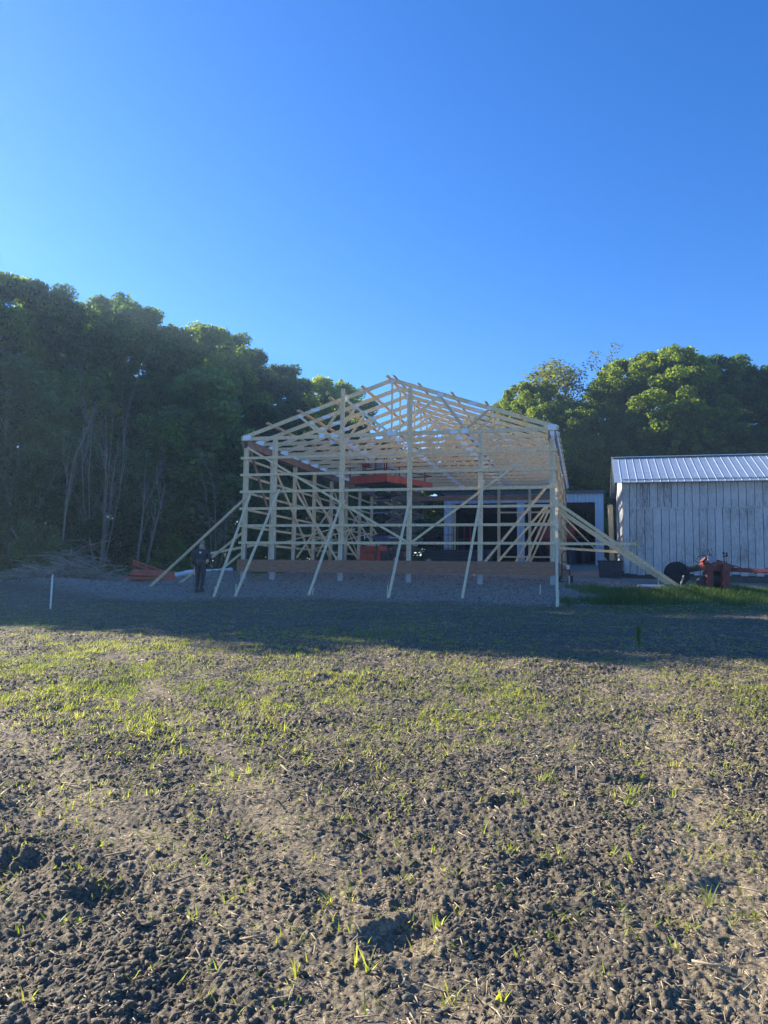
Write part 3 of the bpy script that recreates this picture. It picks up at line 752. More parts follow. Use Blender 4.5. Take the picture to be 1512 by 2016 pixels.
# roof: ribbed sheets
def roof_sheets(mb, u0, u1, v0, z0, v1, z1, pitch=.3048, rib=.013):
    d = Vector((0, v1 - v0, z1 - z0)); nrm = Vector((0, -(z1 - z0), v1 - v0)).normalized()
    if nrm.z < 0: nrm = -nrm
    u = u0; pts = []
    while u < u1:
        pts += [(u, 0), (u + pitch * .84, 0), (u + pitch * .88, rib), (u + pitch * .93, rib), (u + pitch * .97, 0)]; u += pitch
    pts.append((u, 0))
    top = [Vector((a, v0, z0)) + nrm * (b + .02) for a, b in pts]; n = len(top)
    mb.add(top + [p + d for p in top] + [p - nrm * .018 for p in top] + [p + d - nrm * .018 for p in top],
           [(i, i + 1, i + 1 + n, i + n) for i in range(n - 1)] + [(i + 1 + 2*n, i + 2*n, i + 3*n, i + 1 + 3*n) for i in range(n - 1)] + [(i + 2*n, i + 2*n + 1, i + 1, i) for i in range(n - 1)]
           + [(0, n, 3*n, 2*n), (n-1, 3*n-1, 4*n-1, 2*n-1)])
sl = (zr - ze) / (DB / 2)
mb = MB(); roof_sheets(mb, UB - .32, UBE + .3, V0 - .25, ze - sl * .25 + .05, V0 + DB / 2, zr + .05); mb.build('roof', tin, barn, bo)
mb = MB(); roof_sheets(mb, UB - .32, UBE + .3, V0 + DB + .25, ze - sl * .25 + .05, V0 + DB / 2, zr + .05); mb.build('roof', tin, barn, bo)
mb = MB(); mb.beam((UB - .34, V0 + DB/2, zr + .085), (UBE + .3, V0 + DB/2, zr + .085), .3, .03); mb.build('ridge_cap', tin, barn, bo)
mb = MB(); mb.beam((UB - .30, V0 - .20, ze - sl*.2 - .02), (UB - .30, V0 + DB/2, zr - .03), .04, .12); mb.beam((UB - .30, V0 + DB + .20, ze - sl*.2 - .02), (UB - .30, V0 + DB/2, zr - .03), .04, .12)
mb.build('rake_trim', shedroof, barn, bo)

# leaning round pole between shed and barn
p = b2w(*on_v(1207, 1110, 10.5)); q = b2w(*on_v(1201, 994, 10.5)); p.z = H(p.x, p.y)
mb = MB(); mb.tube([(0, 0, -.1), (q - p) * .5, q - p], [.125, .12, .115], 12); o = mb.build('timber_pole', woodp); o.location = p
tag(o, 'thick bare timber pole leaning beside the left end of the weathered barn', 'pole')

# ------------------------------------------------------------------ white metal machine shed behind
V1s = 21.0
a = on_v(874, 1050, V1s); b = on_v(1189, 1050, V1s); US0, US1 = a.x, b.x
zt = on_v(1030, 969, V1s).z; zg = H(*b2w((US0 + US1) / 2, V1s, 0).xy) - BZ
shed = empty('machine_shed', b2w(US0, V1s, zg), 'low white metal machine shed with two dark open bays behind the timber frame', 'shed', rz=-YAW)
so = (-US0, -V1s, -zg)
zh = on_v(1000, 990.5, V1s).z
o1a, o1b = on_v(889, 1050, V1s).x, on_v(1018, 1050, V1s).x; o2a, o2b = on_v(1033, 1050, V1s).x, on_v(1172, 1050, V1s).x
def ribwall(u0, u1, z0, z1, v=V1s, p=.2286):
    mb = MB(); u = u0; pts = []
    while u < u1 - .02:
        e = min(p, u1 - u); pts += [(u, 0), (u + e * .7, 0), (u + e * .78, .03), (u + e * .9, .03)]; u += p
    pts.append((u1, 0)); n = len(pts)
    mb.add([(a, v - b, z0) for a, b in pts] + [(a, v - b, z1) for a, b in pts] + [(a, v + .05, z0) for a, b in pts] + [(a, v + .05, z1) for a, b in pts],
           [(i, i+1, i+1+n, i+n) for i in range(n-1)] + [(i+1+2*n, i+2*n, i+3*n, i+1+3*n) for i in range(n-1)] + [(i, i+2*n, i+1+2*n, i+1) for i in range(n-1)] + [(0, n, 3*n, 2*n), (n-1, 3*n-1, 4*n-1, 2*n-1)])
    return mb
zt_ = zt - .12
ribwall(US0, o1a, zg - .2, zt_).build('wall_panel', shedm, shed, so); ribwall(o1b, o2a, zg - .2, zh).build('wall_panel', shedm, shed, so)
ribwall(o2b, US1, zg - .2, zt_).build('wall_panel', shedm, shed, so); ribwall(o1a + .002, o2b - .002, zh + .002, zt_).build('header_panel', shedm, shed, so)
SD = 9.0
mb = MB(); mb.box((US0, V1s + .055, zg - .2), (US0 + .06, V1s + SD, zt_)); mb.box((US1 - .06, V1s + .055, zg - .2), (US1, V1s + SD, zt_)); mb.build('side_wall', shedm, shed, so)
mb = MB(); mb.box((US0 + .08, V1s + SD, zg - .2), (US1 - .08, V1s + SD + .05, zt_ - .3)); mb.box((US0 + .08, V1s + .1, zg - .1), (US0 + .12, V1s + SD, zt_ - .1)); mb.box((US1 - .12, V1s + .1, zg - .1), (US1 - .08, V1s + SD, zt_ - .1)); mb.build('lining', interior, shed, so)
mb = MB(); mb.prism([(US0 - .1, V1s - .25, zt_ + .002), (US0 - .1, V1s - .25, zt_ + .15), (US0 - .1, V1s + SD + .1, zt_ - .10), (US0 - .1, V1s + SD + .1, zt_ - .25)], (US1 - US0 + .2, 0, 0)); mb.build('roof', shedroof, shed, so)
mb = MB()
for i in range(5):
    v = V1s + .6 + i * 1.9; mb.box((US0 + .13, v, zt_ - .52), (US1 - .13, v + .05, zt_ - .36))
mb.build('rafters', woodh, shed, so)
mb = MB(); mb.box((o1a + .02, V1s + .06, zg), (o1a + .22, V1s + .26, zh)); mb.box((o1b - .0, V1s + .06, zg), (o1b + .2, V1s + .26, zh)); mb.box((o2b - .0, V1s + .06, zg), (o2b + .18, V1s + .26, zh)); mb.build('post', woodp, shed, so)
mb = MB()
for i in range(7):
    u = o2a + .9 + i * .55; mb.box((u, V1s + 3.0, zh - .65), (u + .03, V1s + 3.03, zh - .42))
mb.build('tools_on_rail', whitew, shed, so)

# red hopper wagon in the right bay
g = b2w(*on_v(1094, 1095, V1s + 1.2)); g.z = H(g.x, g.y)
wag = empty('hopper_wagon', g, 'red hopper wagon parked in the right bay of the metal shed', 'wagon', rz=-YAW)
mb = MB(); hw = 1.12
tp = [(-hw, 0, 2.35), (hw, 0, 2.35), (hw, 2.6, 2.35), (-hw, 2.6, 2.35)]; md = [(-hw, 0, 1.55), (hw, 0, 1.55), (hw, 2.6, 1.55), (-hw, 2.6, 1.55)]; bt = [(-.45, .5, .85), (.45, .5, .85), (.45, 2.0, .85), (-.45, 2.0, .85)]
mb.add(tp + md + bt, [(0,4,5,1),(1,5,6,2),(2,6,7,3),(3,7,4,0),(4,8,9,5),(5,9,10,6),(6,10,11,7),(7,11,8,4),(8,11,10,9)]); mb.beam((-hw, -.02, 2.36), (hw, -.02, 2.36), .06, .06); mb.beam((-hw, 1.3, 1.56), (-hw, 1.3, 2.36), .05, .05)
for k in (-.6, 0, .6): mb.box((k - .025, -.03, 1.57), (k + .025, -.004, 2.33))
mb.build('hopper', redw, wag)
mb = MB(); mb.beam((-.4, -.5, .62), (-.4, 2.5, .62), .1, .15); mb.beam((.4, -.5, .62), (.4, 2.5, .62), .1, .15); mb.beam((-.8, .2, .5), (.8, .2, .5), .1, .1); mb.beam((-.8, 2.2, .5), (.8, 2.2, .5), .1, .1); mb.beam((0, -1.6, .5), (0, .2, .55), .1, .1)
for s in (-1, 1): mb.beam((s*.95, .1, .6), (s*.95, .1, 1.6), .06, .06)
mb.build('chassis', dark, wag)
def wheel(par, x, y, z, r, w, hub=whitew, name='wheel', ax=(1, 0, 0)):
    t = MB(); t.lathe((x, y, z), ax, [(-w/2, r*.62), (-w/2, r*.9), (-w*.32, r), (w*.32, r), (w/2, r*.9), (w/2, r*.62)], 28); o = t.build(name, black, par)
    t = MB(); t.lathe((x, y, z), ax, [(-w*.56, r*.2), (-w*.52, r*.60), (w*.52, r*.60), (w*.56, r*.2)], 20); t.build('rim', hub, o)
for x in (-.85, .85):
    for y in (.2, 2.2): wheel(wag, x, y, .42, .42, .22, redw)

# gate panels and a dark stack in front of the shed
def gate(px0, px1, py0, py1, v, label, m=redrust, n=5, rot=0):
    a = on_v(px0, py1, v); b = on_v(px1, py0, v); g = b2w(a.x, v, 0); g.z = H(g.x, g.y); w = b.x - a.x; h = max(.8, b.z + BZ - g.z)
    e = empty('gate_panel', g, label, 'gate', 'red tube gates by the shed', rz=-YAW + rot)
    mb = MB(); mb.tube([(0, 0, .05), (0, 0, h), (w, 0, h), (w, 0, .05)], .028, 6); mb.build('gate_frame', m, e)
    mb = MB()
    for i in range(n): z = .12 + (h - .2) * i / n; mb.tube([(.02, 0, z), (w - .02, 0, z)], .018, 6)
    mb.tube([(w/2, .03, .1), (w/2, .03, h)], .018, 6); mb.build('gate_rails', m, e)
gate(843, 856, 1040, 1090, 19.5, 'narrow red gate panel left of the metal shed')
gate(871, 893, 1037, 1090, 20.2, 'red gate panel leaning at the left corner of the metal shed', rot=.1)
gate(901, 926, 1036, 1090, 20.0, 'tall red gate panel before the left bay of the shed', redw, 3)
ml = b2w(*on_v(892, 1103, 18.0)); ml.z = H(ml.x, ml.y)
st = empty('lumber_bundle', ml, 'long dark bundle of steel and planks stacked in front of the metal shed', 'material stack', rz=-YAW)
r3 = random.Random(5)
for k in range(3): mb = MB(); mb.box((-1.4 + k*1.3, -.4, 0), (-1.3 + k*1.3, .4, .1)); mb.build('bearer', woodt, st)
for k in range(8):
    for j in range(3):
        mb = MB(); x0 = -1.65 + r3.uniform(-.1, .1); mb.box((x0, -.42 + j*.28, .10 + k*.105), (x0 + 3.2 + r3.uniform(-.25, .25), -.42 + j*.28 + .25, .10 + k*.105 + .085)); mb.build('plank', dark if (k + j) % 3 else blued, st)
def drum(px, py, v, label, m, r=.29, h=.88):
    g = b2w(*on_v(px, py, v)); g.z = H(g.x, g.y); mb = MB(); mb.lathe((0, 0, 0), (0, 0, 1), [(0, r*.97), (.02, r), (h*.33, r), (h*.345, r*1.03), (h*.36, r), (h*.65, r), (h*.665, r*1.03), (h*.68, r), (h - .02, r), (h, r*.96), (h - .02, r*.92), (h-.021, .02)], 24)
    o = mb.build('steel_drum', m, None); o.location = g; tag(o, label, 'drum', 'blue drums in the left shed bay')
drum(960, 1090, 20.2, 'blue drum in the left bay beside the timber post', blued); drum(944, 1090, 20.6, 'darker drum half hidden behind the blue one in the left bay', dark)
drum(1127, 1098, 22.2, 'grey blue drum on the floor of the right bay', blued); drum(1150, 1098, 22.8, 'second drum deeper inside the right bay', dark)

# black trough box between shed and barn
vt = 7.0; a = on_v(1177, 1131, vt); b = on_v(1226, 1105, vt); g = b2w((a.x + b.x) / 2, vt, 0); g.z = H(g.x, g.y)
tr = empty('plastic_trough', g, 'black tapered bin sitting on the gravel at the barn corner', 'bin', rz=-YAW)
wd = (b.x - a.x) / 2; hh = b.z + BZ - g.z
mb = MB(); k = .88
o_ = [(-wd*k, -.3*k, 0), (wd*k, -.3*k, 0), (wd*k, .3*k, 0), (-wd*k, .3*k, 0), (-wd, -.3, hh), (wd, -.3, hh), (wd, .3, hh), (-wd, .3, hh), (-wd+.05, -.25, hh), (wd-.05, -.25, hh), (wd-.05, .25, hh), (-wd+.05, .25, hh), (-wd*k+.05, -.22, .05), (wd*k-.05, -.22, .05), (wd*k-.05, .22, .05), (-wd*k+.05, .22, .05)]
mb.add(o_, [(0,3,2,1),(0,1,5,4),(1,2,6,5),(2,3,7,6),(3,0,4,7),(4,5,9,8),(5,6,10,9),(6,7,11,10),(7,4,8,11),(9,13,12,8),(10,14,13,9),(11,15,14,10),(8,12,15,11),(12,13,14,15)]); mb.build('tub', dark, tr)
mb = MB(); mb.tube([(-wd-.01, -.31, hh), (wd+.01, -.31, hh), (wd+.01, .31, hh), (-wd-.01, .31, hh), (-wd-.01, -.31, hh)], .022, 6); mb.build('rim', black, tr)

# small generator at the right foot of the frame (dark machine with pale label)
g = b2w(*on_v(1114, 1120, 1.6)); g.z = H(g.x, g.y)
ct = empty('hand_truck', g, 'small dark hand truck with white tag standing behind the right frame corner', 'hand truck', rz=-YAW)
mb = MB(); mb.tube([(-.13, .05, .1), (-.13, 0, .95), (-.08, -.04, 1.05), (.08, -.04, 1.05), (.13, 0, .95), (.13, .05, .1)], .018, 8); mb.beam((-.13, .03, .45), (.13, .03, .45), .02, .03); mb.beam((-.13, .02, .7), (.13, .02, .7), .02, .03); mb.build('frame', dark, ct)
mb = MB(); mb.box((-.17, -.2, .03), (.17, .05, .045)); mb.build('toe_plate', dark, ct)
for x in (-.2, .2): wheel(ct, x, .1, .12, .12, .06, dark)
mb = MB(); mb.box((.02, -.06, .45), (.13, -.03, .60)); mb.build('tag', whitew, ct)

# ------------------------------------------------------------------ scissor lift
VL = 7.6
g = b2w(*on_v(748, 1120, VL)); g.z = H(g.x, g.y) 
lift = empty('scissor_lift', g, 'orange red scissor lift raised high inside the timber frame', 'scissor lift', rz=-YAW - math.radians(25))
# local: x across (width), y backwards (length)
zp = CAMZ + ray(740, 950).z / ray(740, 950).y * (g.y - .6) - g.z
lw, ll = 1.15, 3.3
mb = MB(); mb.box((-.62, -.2, .42), (.62, 2.9, .70)); mb.box((-.62, 2.3, .3), (.62, 2.9, .42)); mb.build('chassis', dark, lift)
mb = MB()
mb.box((-.56, -.72, .36), (.56, -.202, 1.10)); mb.box((-.56, -.2, .702), (-.34, 2.6, .98)); o = mb.build('engine_cover', red, lift)
mb = MB()
for i in range(7): x = -.42 + i*.12; mb.box((x, -.7245, .80 - .012*(i % 2)), (x + (.085 if i % 3 else .05), -.721, .86 + .01*(i % 3)))
for i in range(4): x = -.44 + i * .07; mb.box((x, -.7245, 1.0), (x + .045, -.721, 1.035))
mb.build('lettering', dark, o)
mb = MB(); mb.box((.565, -.65, .38), (.62, .9, .9)); mb.box((-.66, -.1, .3), (-.625, .6, .62)); mb.build('side_box', dark, lift)
for x in (-.78, .78):
    for y in (.0, 2.4): wheel(lift, x, y, .40, .40, .26, bracket)
mb = MB()
for x in (-.95, .95): mb.beam((x * .6, -.45, .5), (x * 1.25, -.55, .42), .10, .10); mb.box((x*1.25 - .12, -.67, .02), (x*1.25 + .12, -.43, .06)); mb.tube([(x*1.25, -.55, .05), (x*1.25, -.55, .5)], .04, 8)
mb.build('outrigger', dark, lift)
nl = 5; z0 = 1.0; dz = (zp - .18 - z0) / nl
for i in range(nl):
    za, zb_ = z0 + i * dz, z0 + (i + 1) * dz
    for s in (-.42, .42):
        for (ya, yb, e) in ((.15, 2.45, 0), (2.45, .15, .07)):
            mb = MB(); mb.beam((s + (e if s < 0 else -e), ya, za + .02), (s + (e if s < 0 else -e), yb, zb_ - .02), .055, .17, (0, 0, 1)); mb.build('scissor_arm', dark, lift)
    mb = MB(); mb.tube([(-.5, .15, za), (.5, .15, za)], .045, 8); mb.build('pivot_tube', bracket, lift); mb = MB(); mb.tube([(-.5, 2.45, za), (.5, 2.45, za)], .045, 8); mb.build('pivot_tube', bracket, lift); mb = MB(); mb.tube([(-.5, 1.3, za + dz/2), (.5, 1.3, za + dz/2)], .045, 8); mb.build('pivot_tube', bracket, lift)
mb = MB(); mb.tube([(0, .3, z0 + .2), (0, 1.9, z0 + 1.5*dz)], .07, 8); mb.tube([(0, .4, z0 + 2.2*dz), (0, 1.9, z0 + 3.4*dz)], .07, 8); mb.build('lift_cylinder', bracket, lift)
mb = MB()
for k in range(3): mb.tube([(-.3 + .05*k, .3, z0 + .6*k), (-.25, .5, z0 + dz + .3*k), (-.3, .25, z0 + 1.8*dz), (-.2 + .04*k, .4, z0 + 2.9*dz), (-.28, .2, z0 + 3.8*dz)], .018, 6)
mb.build('hydraulic_hose', black, lift)
# platform: main deck, roll out extension, guard rails
px0, px1, py0, py1 = -1.20, .92, -.75, 2.05
mb = MB(); mb.box((px0, py0, zp), (px1, py1, zp + .06)); mb.box((px0 + .1, py0 + .2, zp - .07), (px1 - .1, py1 - .2, zp - .001)); mb.build('platform_deck', dark, lift)
mb = MB(); mb.box((px0, py0 - .03, zp - .02), (px1, py0 - .002, zp + .34)); mb.box((px1 + .002, py0, zp - .02), (px1 + .03, py1 - 1.2, zp + .30)); mb.box((px1 + .032, py1 - 1.9, zp + .0), (px1 + .06, py1 + .5, zp + .26)); mb.box((px0 - .03, py0, zp), (px0 - .002, py1, zp + .3)); mb.build('toe_board', red, lift)
rails = MB()
def rail(a, b, hs=(.55, 1.08)):
    a = Vector(a); b = Vector(b)
    for h in hs: rails.tube([a + Vector((0, 0, h)), b + Vector((0, 0, h))], .026, 6)
n_posts = [(px0, py0), (px0 + .78, py0), (px0 + 1.5, py0), (px1, py0), (px1, py0 + .9), (px1, py0 + 1.8), (px1, py1), (px0 + 1.1, py1), (px0, py1), (px0, py0 + 1.7), (px0 + .9, py0), (px1 - .12, py0)]
for (x, y) in n_posts: rails.tube([(x, y, zp), (x, y, zp + 1.1)], .030, 6)
cs = [(px0, py0, zp), (px1, py0, zp), (px1, py1 + .5, zp), (px0, py1, zp)]
for i in range(4): rail(cs[i], cs[(i + 1) % 4])
rails.build('guard_rail', redrust, lift)
mb = MB(); mb.box((px0 + .80, py0 - .12, zp + .72), (px0 + 1.12, py0 + .08, zp + 1.12)); mb.build('control_box', red, lift)
mb = MB(); mb.box((.1, py0 + .1, zp + .55), (.62, py0 + .14, zp + .98)); mb.build('document_panel', conc, lift)
mb = MB(); mb.tube([(-.62, py0 - .06, .9 + .0), (-.62, py0 - .05, 1.5)], .02, 6); mb.build('gauge_pipe', whitew, lift)

# ------------------------------------------------------------------ blue hand winch / lamp-like tool under the lift
g = b2w(*on_v(752, 1060, 4.0)); gg = H(g.x, g.y)
cr = empty('work_cart', Vector((g.x, g.y, gg)), 'blue wheeled pipe cart with pale crossbar standing before the scissor lift', 'cart', rz=-YAW)
hz = g.z - gg
mb = MB()
for x in (-.35, .35): mb.tube([(x, -.2, .02), (x*.6, 0, hz - .25)], .025, 6); mb.tube([(x, .25, .02), (x*.6, 0, hz - .25)], .025, 6)
mb.build('leg', dark, cr)
mb = MB(); mb.prism([(-.45, -.1, hz + .06), (.05, -.1, hz + .10), (.45, -.1, hz - .02), (.30, -.1, hz - .22), (.05, -.1, hz - .26)], (0, .22, 0)); mb.build('motor_housing', blued, cr)
mb = MB(); mb.tube([(-.72, 0, hz + .05), (.80, 0, hz + .02)], .018, 8); mb.tube([(-.72, 0, hz - .04), (-.72, 0, hz + .14)], .018, 8); mb.tube([(.8, 0, hz - .07), (.8, 0, hz + .10)], .018, 8); mb.build('crossbar', galv, cr)

# ------------------------------------------------------------------ red implement and tyre at the right
yi = ground(1427, 1165).y
def Q(px, py, dy=0): return on_y(px, py, yi + dy)
base = Q(1412, 1163); base.z = H(base.x, base.y)
im = empty('farm_implement', base, 'rusty red towed farm implement with long drawbar before the barn wall', 'farm implement')
io = tuple(-base)
def IM(name, mb, m, par=im): return mb.build(name, m, par, io)
mb = MB(); mb.beam(Q(1396, 1112), Q(1396, 1159), .19, .17, (0, 1, 0)); IM('leg', mb, redrust)
mb = MB(); mb.beam(Q(1428, 1112, -.25), Q(1428, 1163, -.25), .20, .18, (0, 1, 0)); IM('leg', mb, redrust)
mb = MB(); mb.beam(Q(1396, 1158), Q(1396, 1165), .26, .24, (0, 1, 0)); mb.beam(Q(1428, 1162.5, -.25), Q(1428, 1170, -.25), .28, .24, (0, 1, 0)); IM('foot_shoe', mb, dark)
mb = MB(); mb.beam(Q(1386, 1118), Q(1440, 1119), .25, .16, (0, 0, 1)); mb.beam(Q(1388, 1106), Q(1430, 1112), .18, .10, (0, 0, 1)); mb.beam(Q(1412, 1104), Q(1432, 1118), .2, .06); mb.prism([Q(1386, 1122), Q(1384, 1106), Q(1392, 1098), Q(1400, 1108), Q(1404, 1122)], (0, .3, 0)); IM('frame_beam', mb, redrust)
mb = MB(); mb.beam(Q(1432, 1121), Q(1560, 1127, -1.2), .12, .13, (0, 0, 1)); IM('drawbar', mb, redrust)
mb = MB(); yq = ground(1332, 1151).y - yi; mb.beam(Q(1390, 1116, .1), Q(1345, 1126, yq), .12, .13, (0, 0, 1)); mb.beam(Q(1352, 1118, yq - .1), Q(1384, 1112, .1), .08, .08); IM('rear_arm', mb, dark)
mb = MB(); mb.lathe(Q(1403, 1140, .2), (1, .0, 0), [(-.25, .2), (-.23, .26), (.23, .26), (.25, .2)], 18); mb.lathe(Q(1386, 1145, .15), (0, 1, 0), [(-.1, .2), (.1, .2)], 16); IM('hub_drum', mb, dark)
mb = MB(); mb.box(Q(1395, 1106, .0) - Vector((.05, .1, 0)), Q(1408, 1094, 0) + Vector((0, .15, 0))); mb.lathe(Q(1399, 1104, -.12), (0, 1, 0), [(0, .08), (.1, .08)], 12); o = IM('valve_block', mb, bracket)
mb = MB(); mb.tube([Q(1396, 1101), Q(1386, 1093), Q(1374, 1096), Q(1369, 1104), Q(1374, 1108), Q(1384, 1105), Q(1393, 1096), Q(1398, 1092), Q(1402, 1093)], .016, 6); mb.tube([Q(1398, 1100), Q(1397, 1088), Q(1394, 1081)], .010, 6); mb.tube([Q(1401, 1096), Q(1402, 1085), Q(1399, 1080)], .010, 6); mb.tube([Q(1434, 1112), Q(1450, 1115), Q(1475, 1124, -.3), Q(1480, 1131, -.4), Q(1490, 1128, -.5), Q(1512, 1118, -.6), Q(1540, 1116, -.8)], .013, 6); mb.tube([Q(1408, 1102), Q(1425, 1106), Q(1445, 1116)], .014, 6); IM('hydraulic_hose', mb, black)
mb = MB(); mb.tube([Q(1427, 1113), Q(1425, 1090)], .014, 6); mb.tube([Q(1431, 1113), Q(1430, 1089)], .014, 6); mb.tube([Q(1423, 1096), Q(1433, 1094)], .022, 6); mb.tube([Q(1425, 1091), Q(1424, 1087)], .03, 6); mb.tube([Q(1430, 1092), Q(1431, 1088)], .03, 6); IM('lever', mb, dark)
yw = ground(1332, 1151).y; cc = on_y(1332, 1130, yw); rr = 23.5 / F * cc.y
mb = MB(); mb.lathe(tuple(cc), (.25, 1, 0), [(-.14, rr*.60), (-.14, rr*.92), (-.09, rr), (.09, rr), (.14, rr*.92), (.14, rr*.60)], 36)
for i in range(28):
    a = 2*PI*i/28; d = Vector((math.cos(a), -.25*math.cos(a), math.sin(a))).normalized()
    mb.beam(cc + d*(rr - .01) + Vector((.03, .11, 0)), cc + d*(rr + .012) - Vector((.03, .11, 0)), .05, .02, tuple(d))
o = IM('wheel', mb, black)
mb = MB(); mb.lathe(tuple(cc), (.25, 1, 0), [(-.10, rr*.18), (-.06, rr*.24), (-.06, rr*.6), (.06, rr*.6), (.1, rr*.2)], 24); mb.build('rim', redrust, o, io)
# planks lying along the barn foot
for (p_, q_, dy, lab) in (((1258, 1128), (1306, 1130), 1.2, 'pale plank lying at the barn foot behind the long braces'), ((1358, 1133), (1400, 1133), 1.0, 'pale plank on the grass between the tyre and the red implement'), ((1256, 1134), (1298, 1136), .7, 'lower pale plank lying in front of the barn sill')):
    a = on_y(p_[0], p_[1], yi + dy + 1); b = on_y(q_[0], q_[1], yi + dy + 1); m = (a + b) / 2; m.z = H(m.x, m.y)
    mb = MB(); L_ = (b - a).length / 2; mb.box((-L_, -.07, .03), (L_, .07, .075)); mb.box((-L_*.7, -.09, -.02), (-L_*.6, .09, .03)); mb.box((L_*.6, -.09, -.02), (L_*.7, .09, .03)); o = mb.build('loose_plank', whitepaint); o.location = m; o.rotation_euler = (0, 0, -.15); tag(o, lab, 'plank', 'planks lying by the barn')

# ------------------------------------------------------------------ orange pipes, boom, wrapped rolls, mound
def pipe(px0, py0, px1, py1, Y, r, label):
    a = on_y(px0, py0, Y); b = on_y(px1, py1, Y + .3); d = b - a; mb = MB(); k = 26
    mid = a + d * .5
    prof = []
    n = int(d.length / .06)
    pts = [a - mid + d * (i / n) for i in range(n + 1)]; rs = [r * (1 + .035 * (i % 2)) for i in range(n + 1)]
    mb.tube(pts, rs, 14, True)
    o = mb.build('orange_pipe', orange, None, smooth=False); o.location = mid; tag(o, label, 'pipe', 'orange pipes stacked on the ground')
YO = 31.0
pipe(228, 1140, 392, 1139.5, YO - .2, .066, 'longest orange pipe lying lowest at the front of the pile')
pipe(240, 1136.5, 420, 1140, YO + .3, .066, 'orange pipe lying second from the bottom behind the longest one')
pipe(255, 1131, 372, 1136, YO + .15, .066, 'orange pipe in the middle row of the pile')
pipe(258, 1126.5, 352, 1132, YO + .35, .066, 'second highest orange pipe of the pile')
pipe(262, 1123.5, 346, 1128, YO + .6, .066, 'topmost short orange pipe at the back of the pile')
pipe(372, 1138, 486, 1139, YO + .9, .066, 'orange pipe running behind the walking person')
g = on_y(262, 1128, YO + 1.5); g.z = H(g.x, g.y)
bm = empty('conveyor_boom', g, 'rust orange lattice boom leaning down behind the orange pipes', 'boom')
q0 = on_y(262, 1103, YO + 1.5) - g; q1 = on_y(327, 1126, YO + 1.5) - g
mb = MB()
for o_ in (0, .16): mb.beam(q0 + Vector((0, 0, -o_)), q1 + Vector((0, 0, -o_)), .12, .045)
for i in range(12): t = i / 12; mb.beam(q0.lerp(q1, t), q0.lerp(q1, t + .08) - Vector((0, 0, .16)), .03, .03)
mb.build('lattice', orange, bm)
mb = MB(); mb.tube([q0 + Vector((-.05, 0, .1)), q0 + Vector((-.02, 0, -.55))], .035, 8); mb.tube([q0 + Vector((.12, 0, .05)), q0 + Vector((.15, .3, -.6))], .03, 8); mb.tube([q0 + Vector((-.1, 0, .08)), q0 + Vector((.12, 0, .1))], .04, 8); mb.build('support', redrust, bm)
def roll(px0, py0, px1, py1, Y, r, label):
    a = on_y(px0, py0, Y); b = on_y(px1, py1, Y); d = b - a; mid = a + d * .5; mb = MB(); n = 12
    pts = [a - mid + d * (i / n) + Vector((0, 0, random.uniform(-.012, .012))) for i in range(n + 1)]
    mb.tube(pts, [r * random.uniform(.85, 1.08) for _ in range(n + 1)], 10, True); o = mb.build('wrapped_roll', whitew, None, smooth=True); o.location = mid; tag(o, label, 'roll', 'white wrapped rolls behind the orange pipes')
roll(346, 1133, 382, 1126, YO + .4, .13, 'white wrapped roll left of the walking person')
roll(406, 1126, 436, 1125, YO + .2, .12, 'short white wrapped roll right of the walking person'); roll(420, 1128, 458, 1124, YO + .6, .15, 'white wrapped roll nearest the frame corner')

# ------------------------------------------------------------------ brush pile
r4 = random.Random(11); mb = MB()
bc = [(on_y(145, 1130, 29.5), 1.35, 1.0, 620), (on_y(60, 1140, 29.8), 1.1, .55, 300), (on_y(215, 1138, 29.8), .8, .40, 120)]
for c, sx, hz_, n in bc:
    gz0 = H(c.x, c.y)
    for i in range(n):
        a = r4.uniform(0, PI); e = r4.gauss(0, .22); L_ = r4.uniform(.5, 1.5) * sx
        x = r4.gauss(0, .42) * sx; y = r4.gauss(0, .35); z = abs(r4.gauss(0, .5)) * hz_ * math.exp(-(x / sx) ** 2 * .8)
        d = Vector((math.cos(a), math.sin(a) * .6, e)); bend = Vector((r4.uniform(-.1, .1), r4.uniform(-.1, .1), r4.uniform(-.05, .28))) * L_
        p = Vector((c.x + x, c.y + y, gz0 + z + .05)); r = r4.uniform(.006, .02)
        q = [p - d * L_ / 2, p + bend * .5, p + d * L_ / 2 + Vector((0, 0, -.1 * L_))]
        for k in q: k.z = max(k.z, gz0 - .02)
        mb.tube(q, [r, r * .8, r * .35], 4, False)
o = mb.build('brush_pile', twig); tag(o, 'grey heap of dead branches at the edge of the left wood', 'brush pile', kind='stuff')

# ------------------------------------------------------------------ person walking away
def skin_body(name, joints, edges, m, parent, sub=2):
    me = bpy.data.meshes.new(name); me.from_pydata([j[0] for j in joints], edges, [])
    o = bpy.data.objects.new(name, me); C.objects.link(o)
    md = o.modifiers.new('skin', 'SKIN'); md.use_smooth_shade = True
    if not me.skin_vertices: me.skin_vertices.new(name='')
    for i, j in enumerate(joints):
        r = j[1]; me.skin_vertices[0].data[i].radius = r if isinstance(r, tuple) else (r, r)
    me.skin_vertices[0].data[0].use_root = True
    o.modifiers.new('sub', 'SUBSURF').levels = sub; o.modifiers['sub'].render_levels = sub
    me.materials.append(m); o.parent = parent; return o
pf = on_y(393, 1177, 25.6); pf.z = H(pf.x, pf.y)
per = empty('person', pf, 'person in a grey cap and dark jacket walking away past the left braces', 'person')
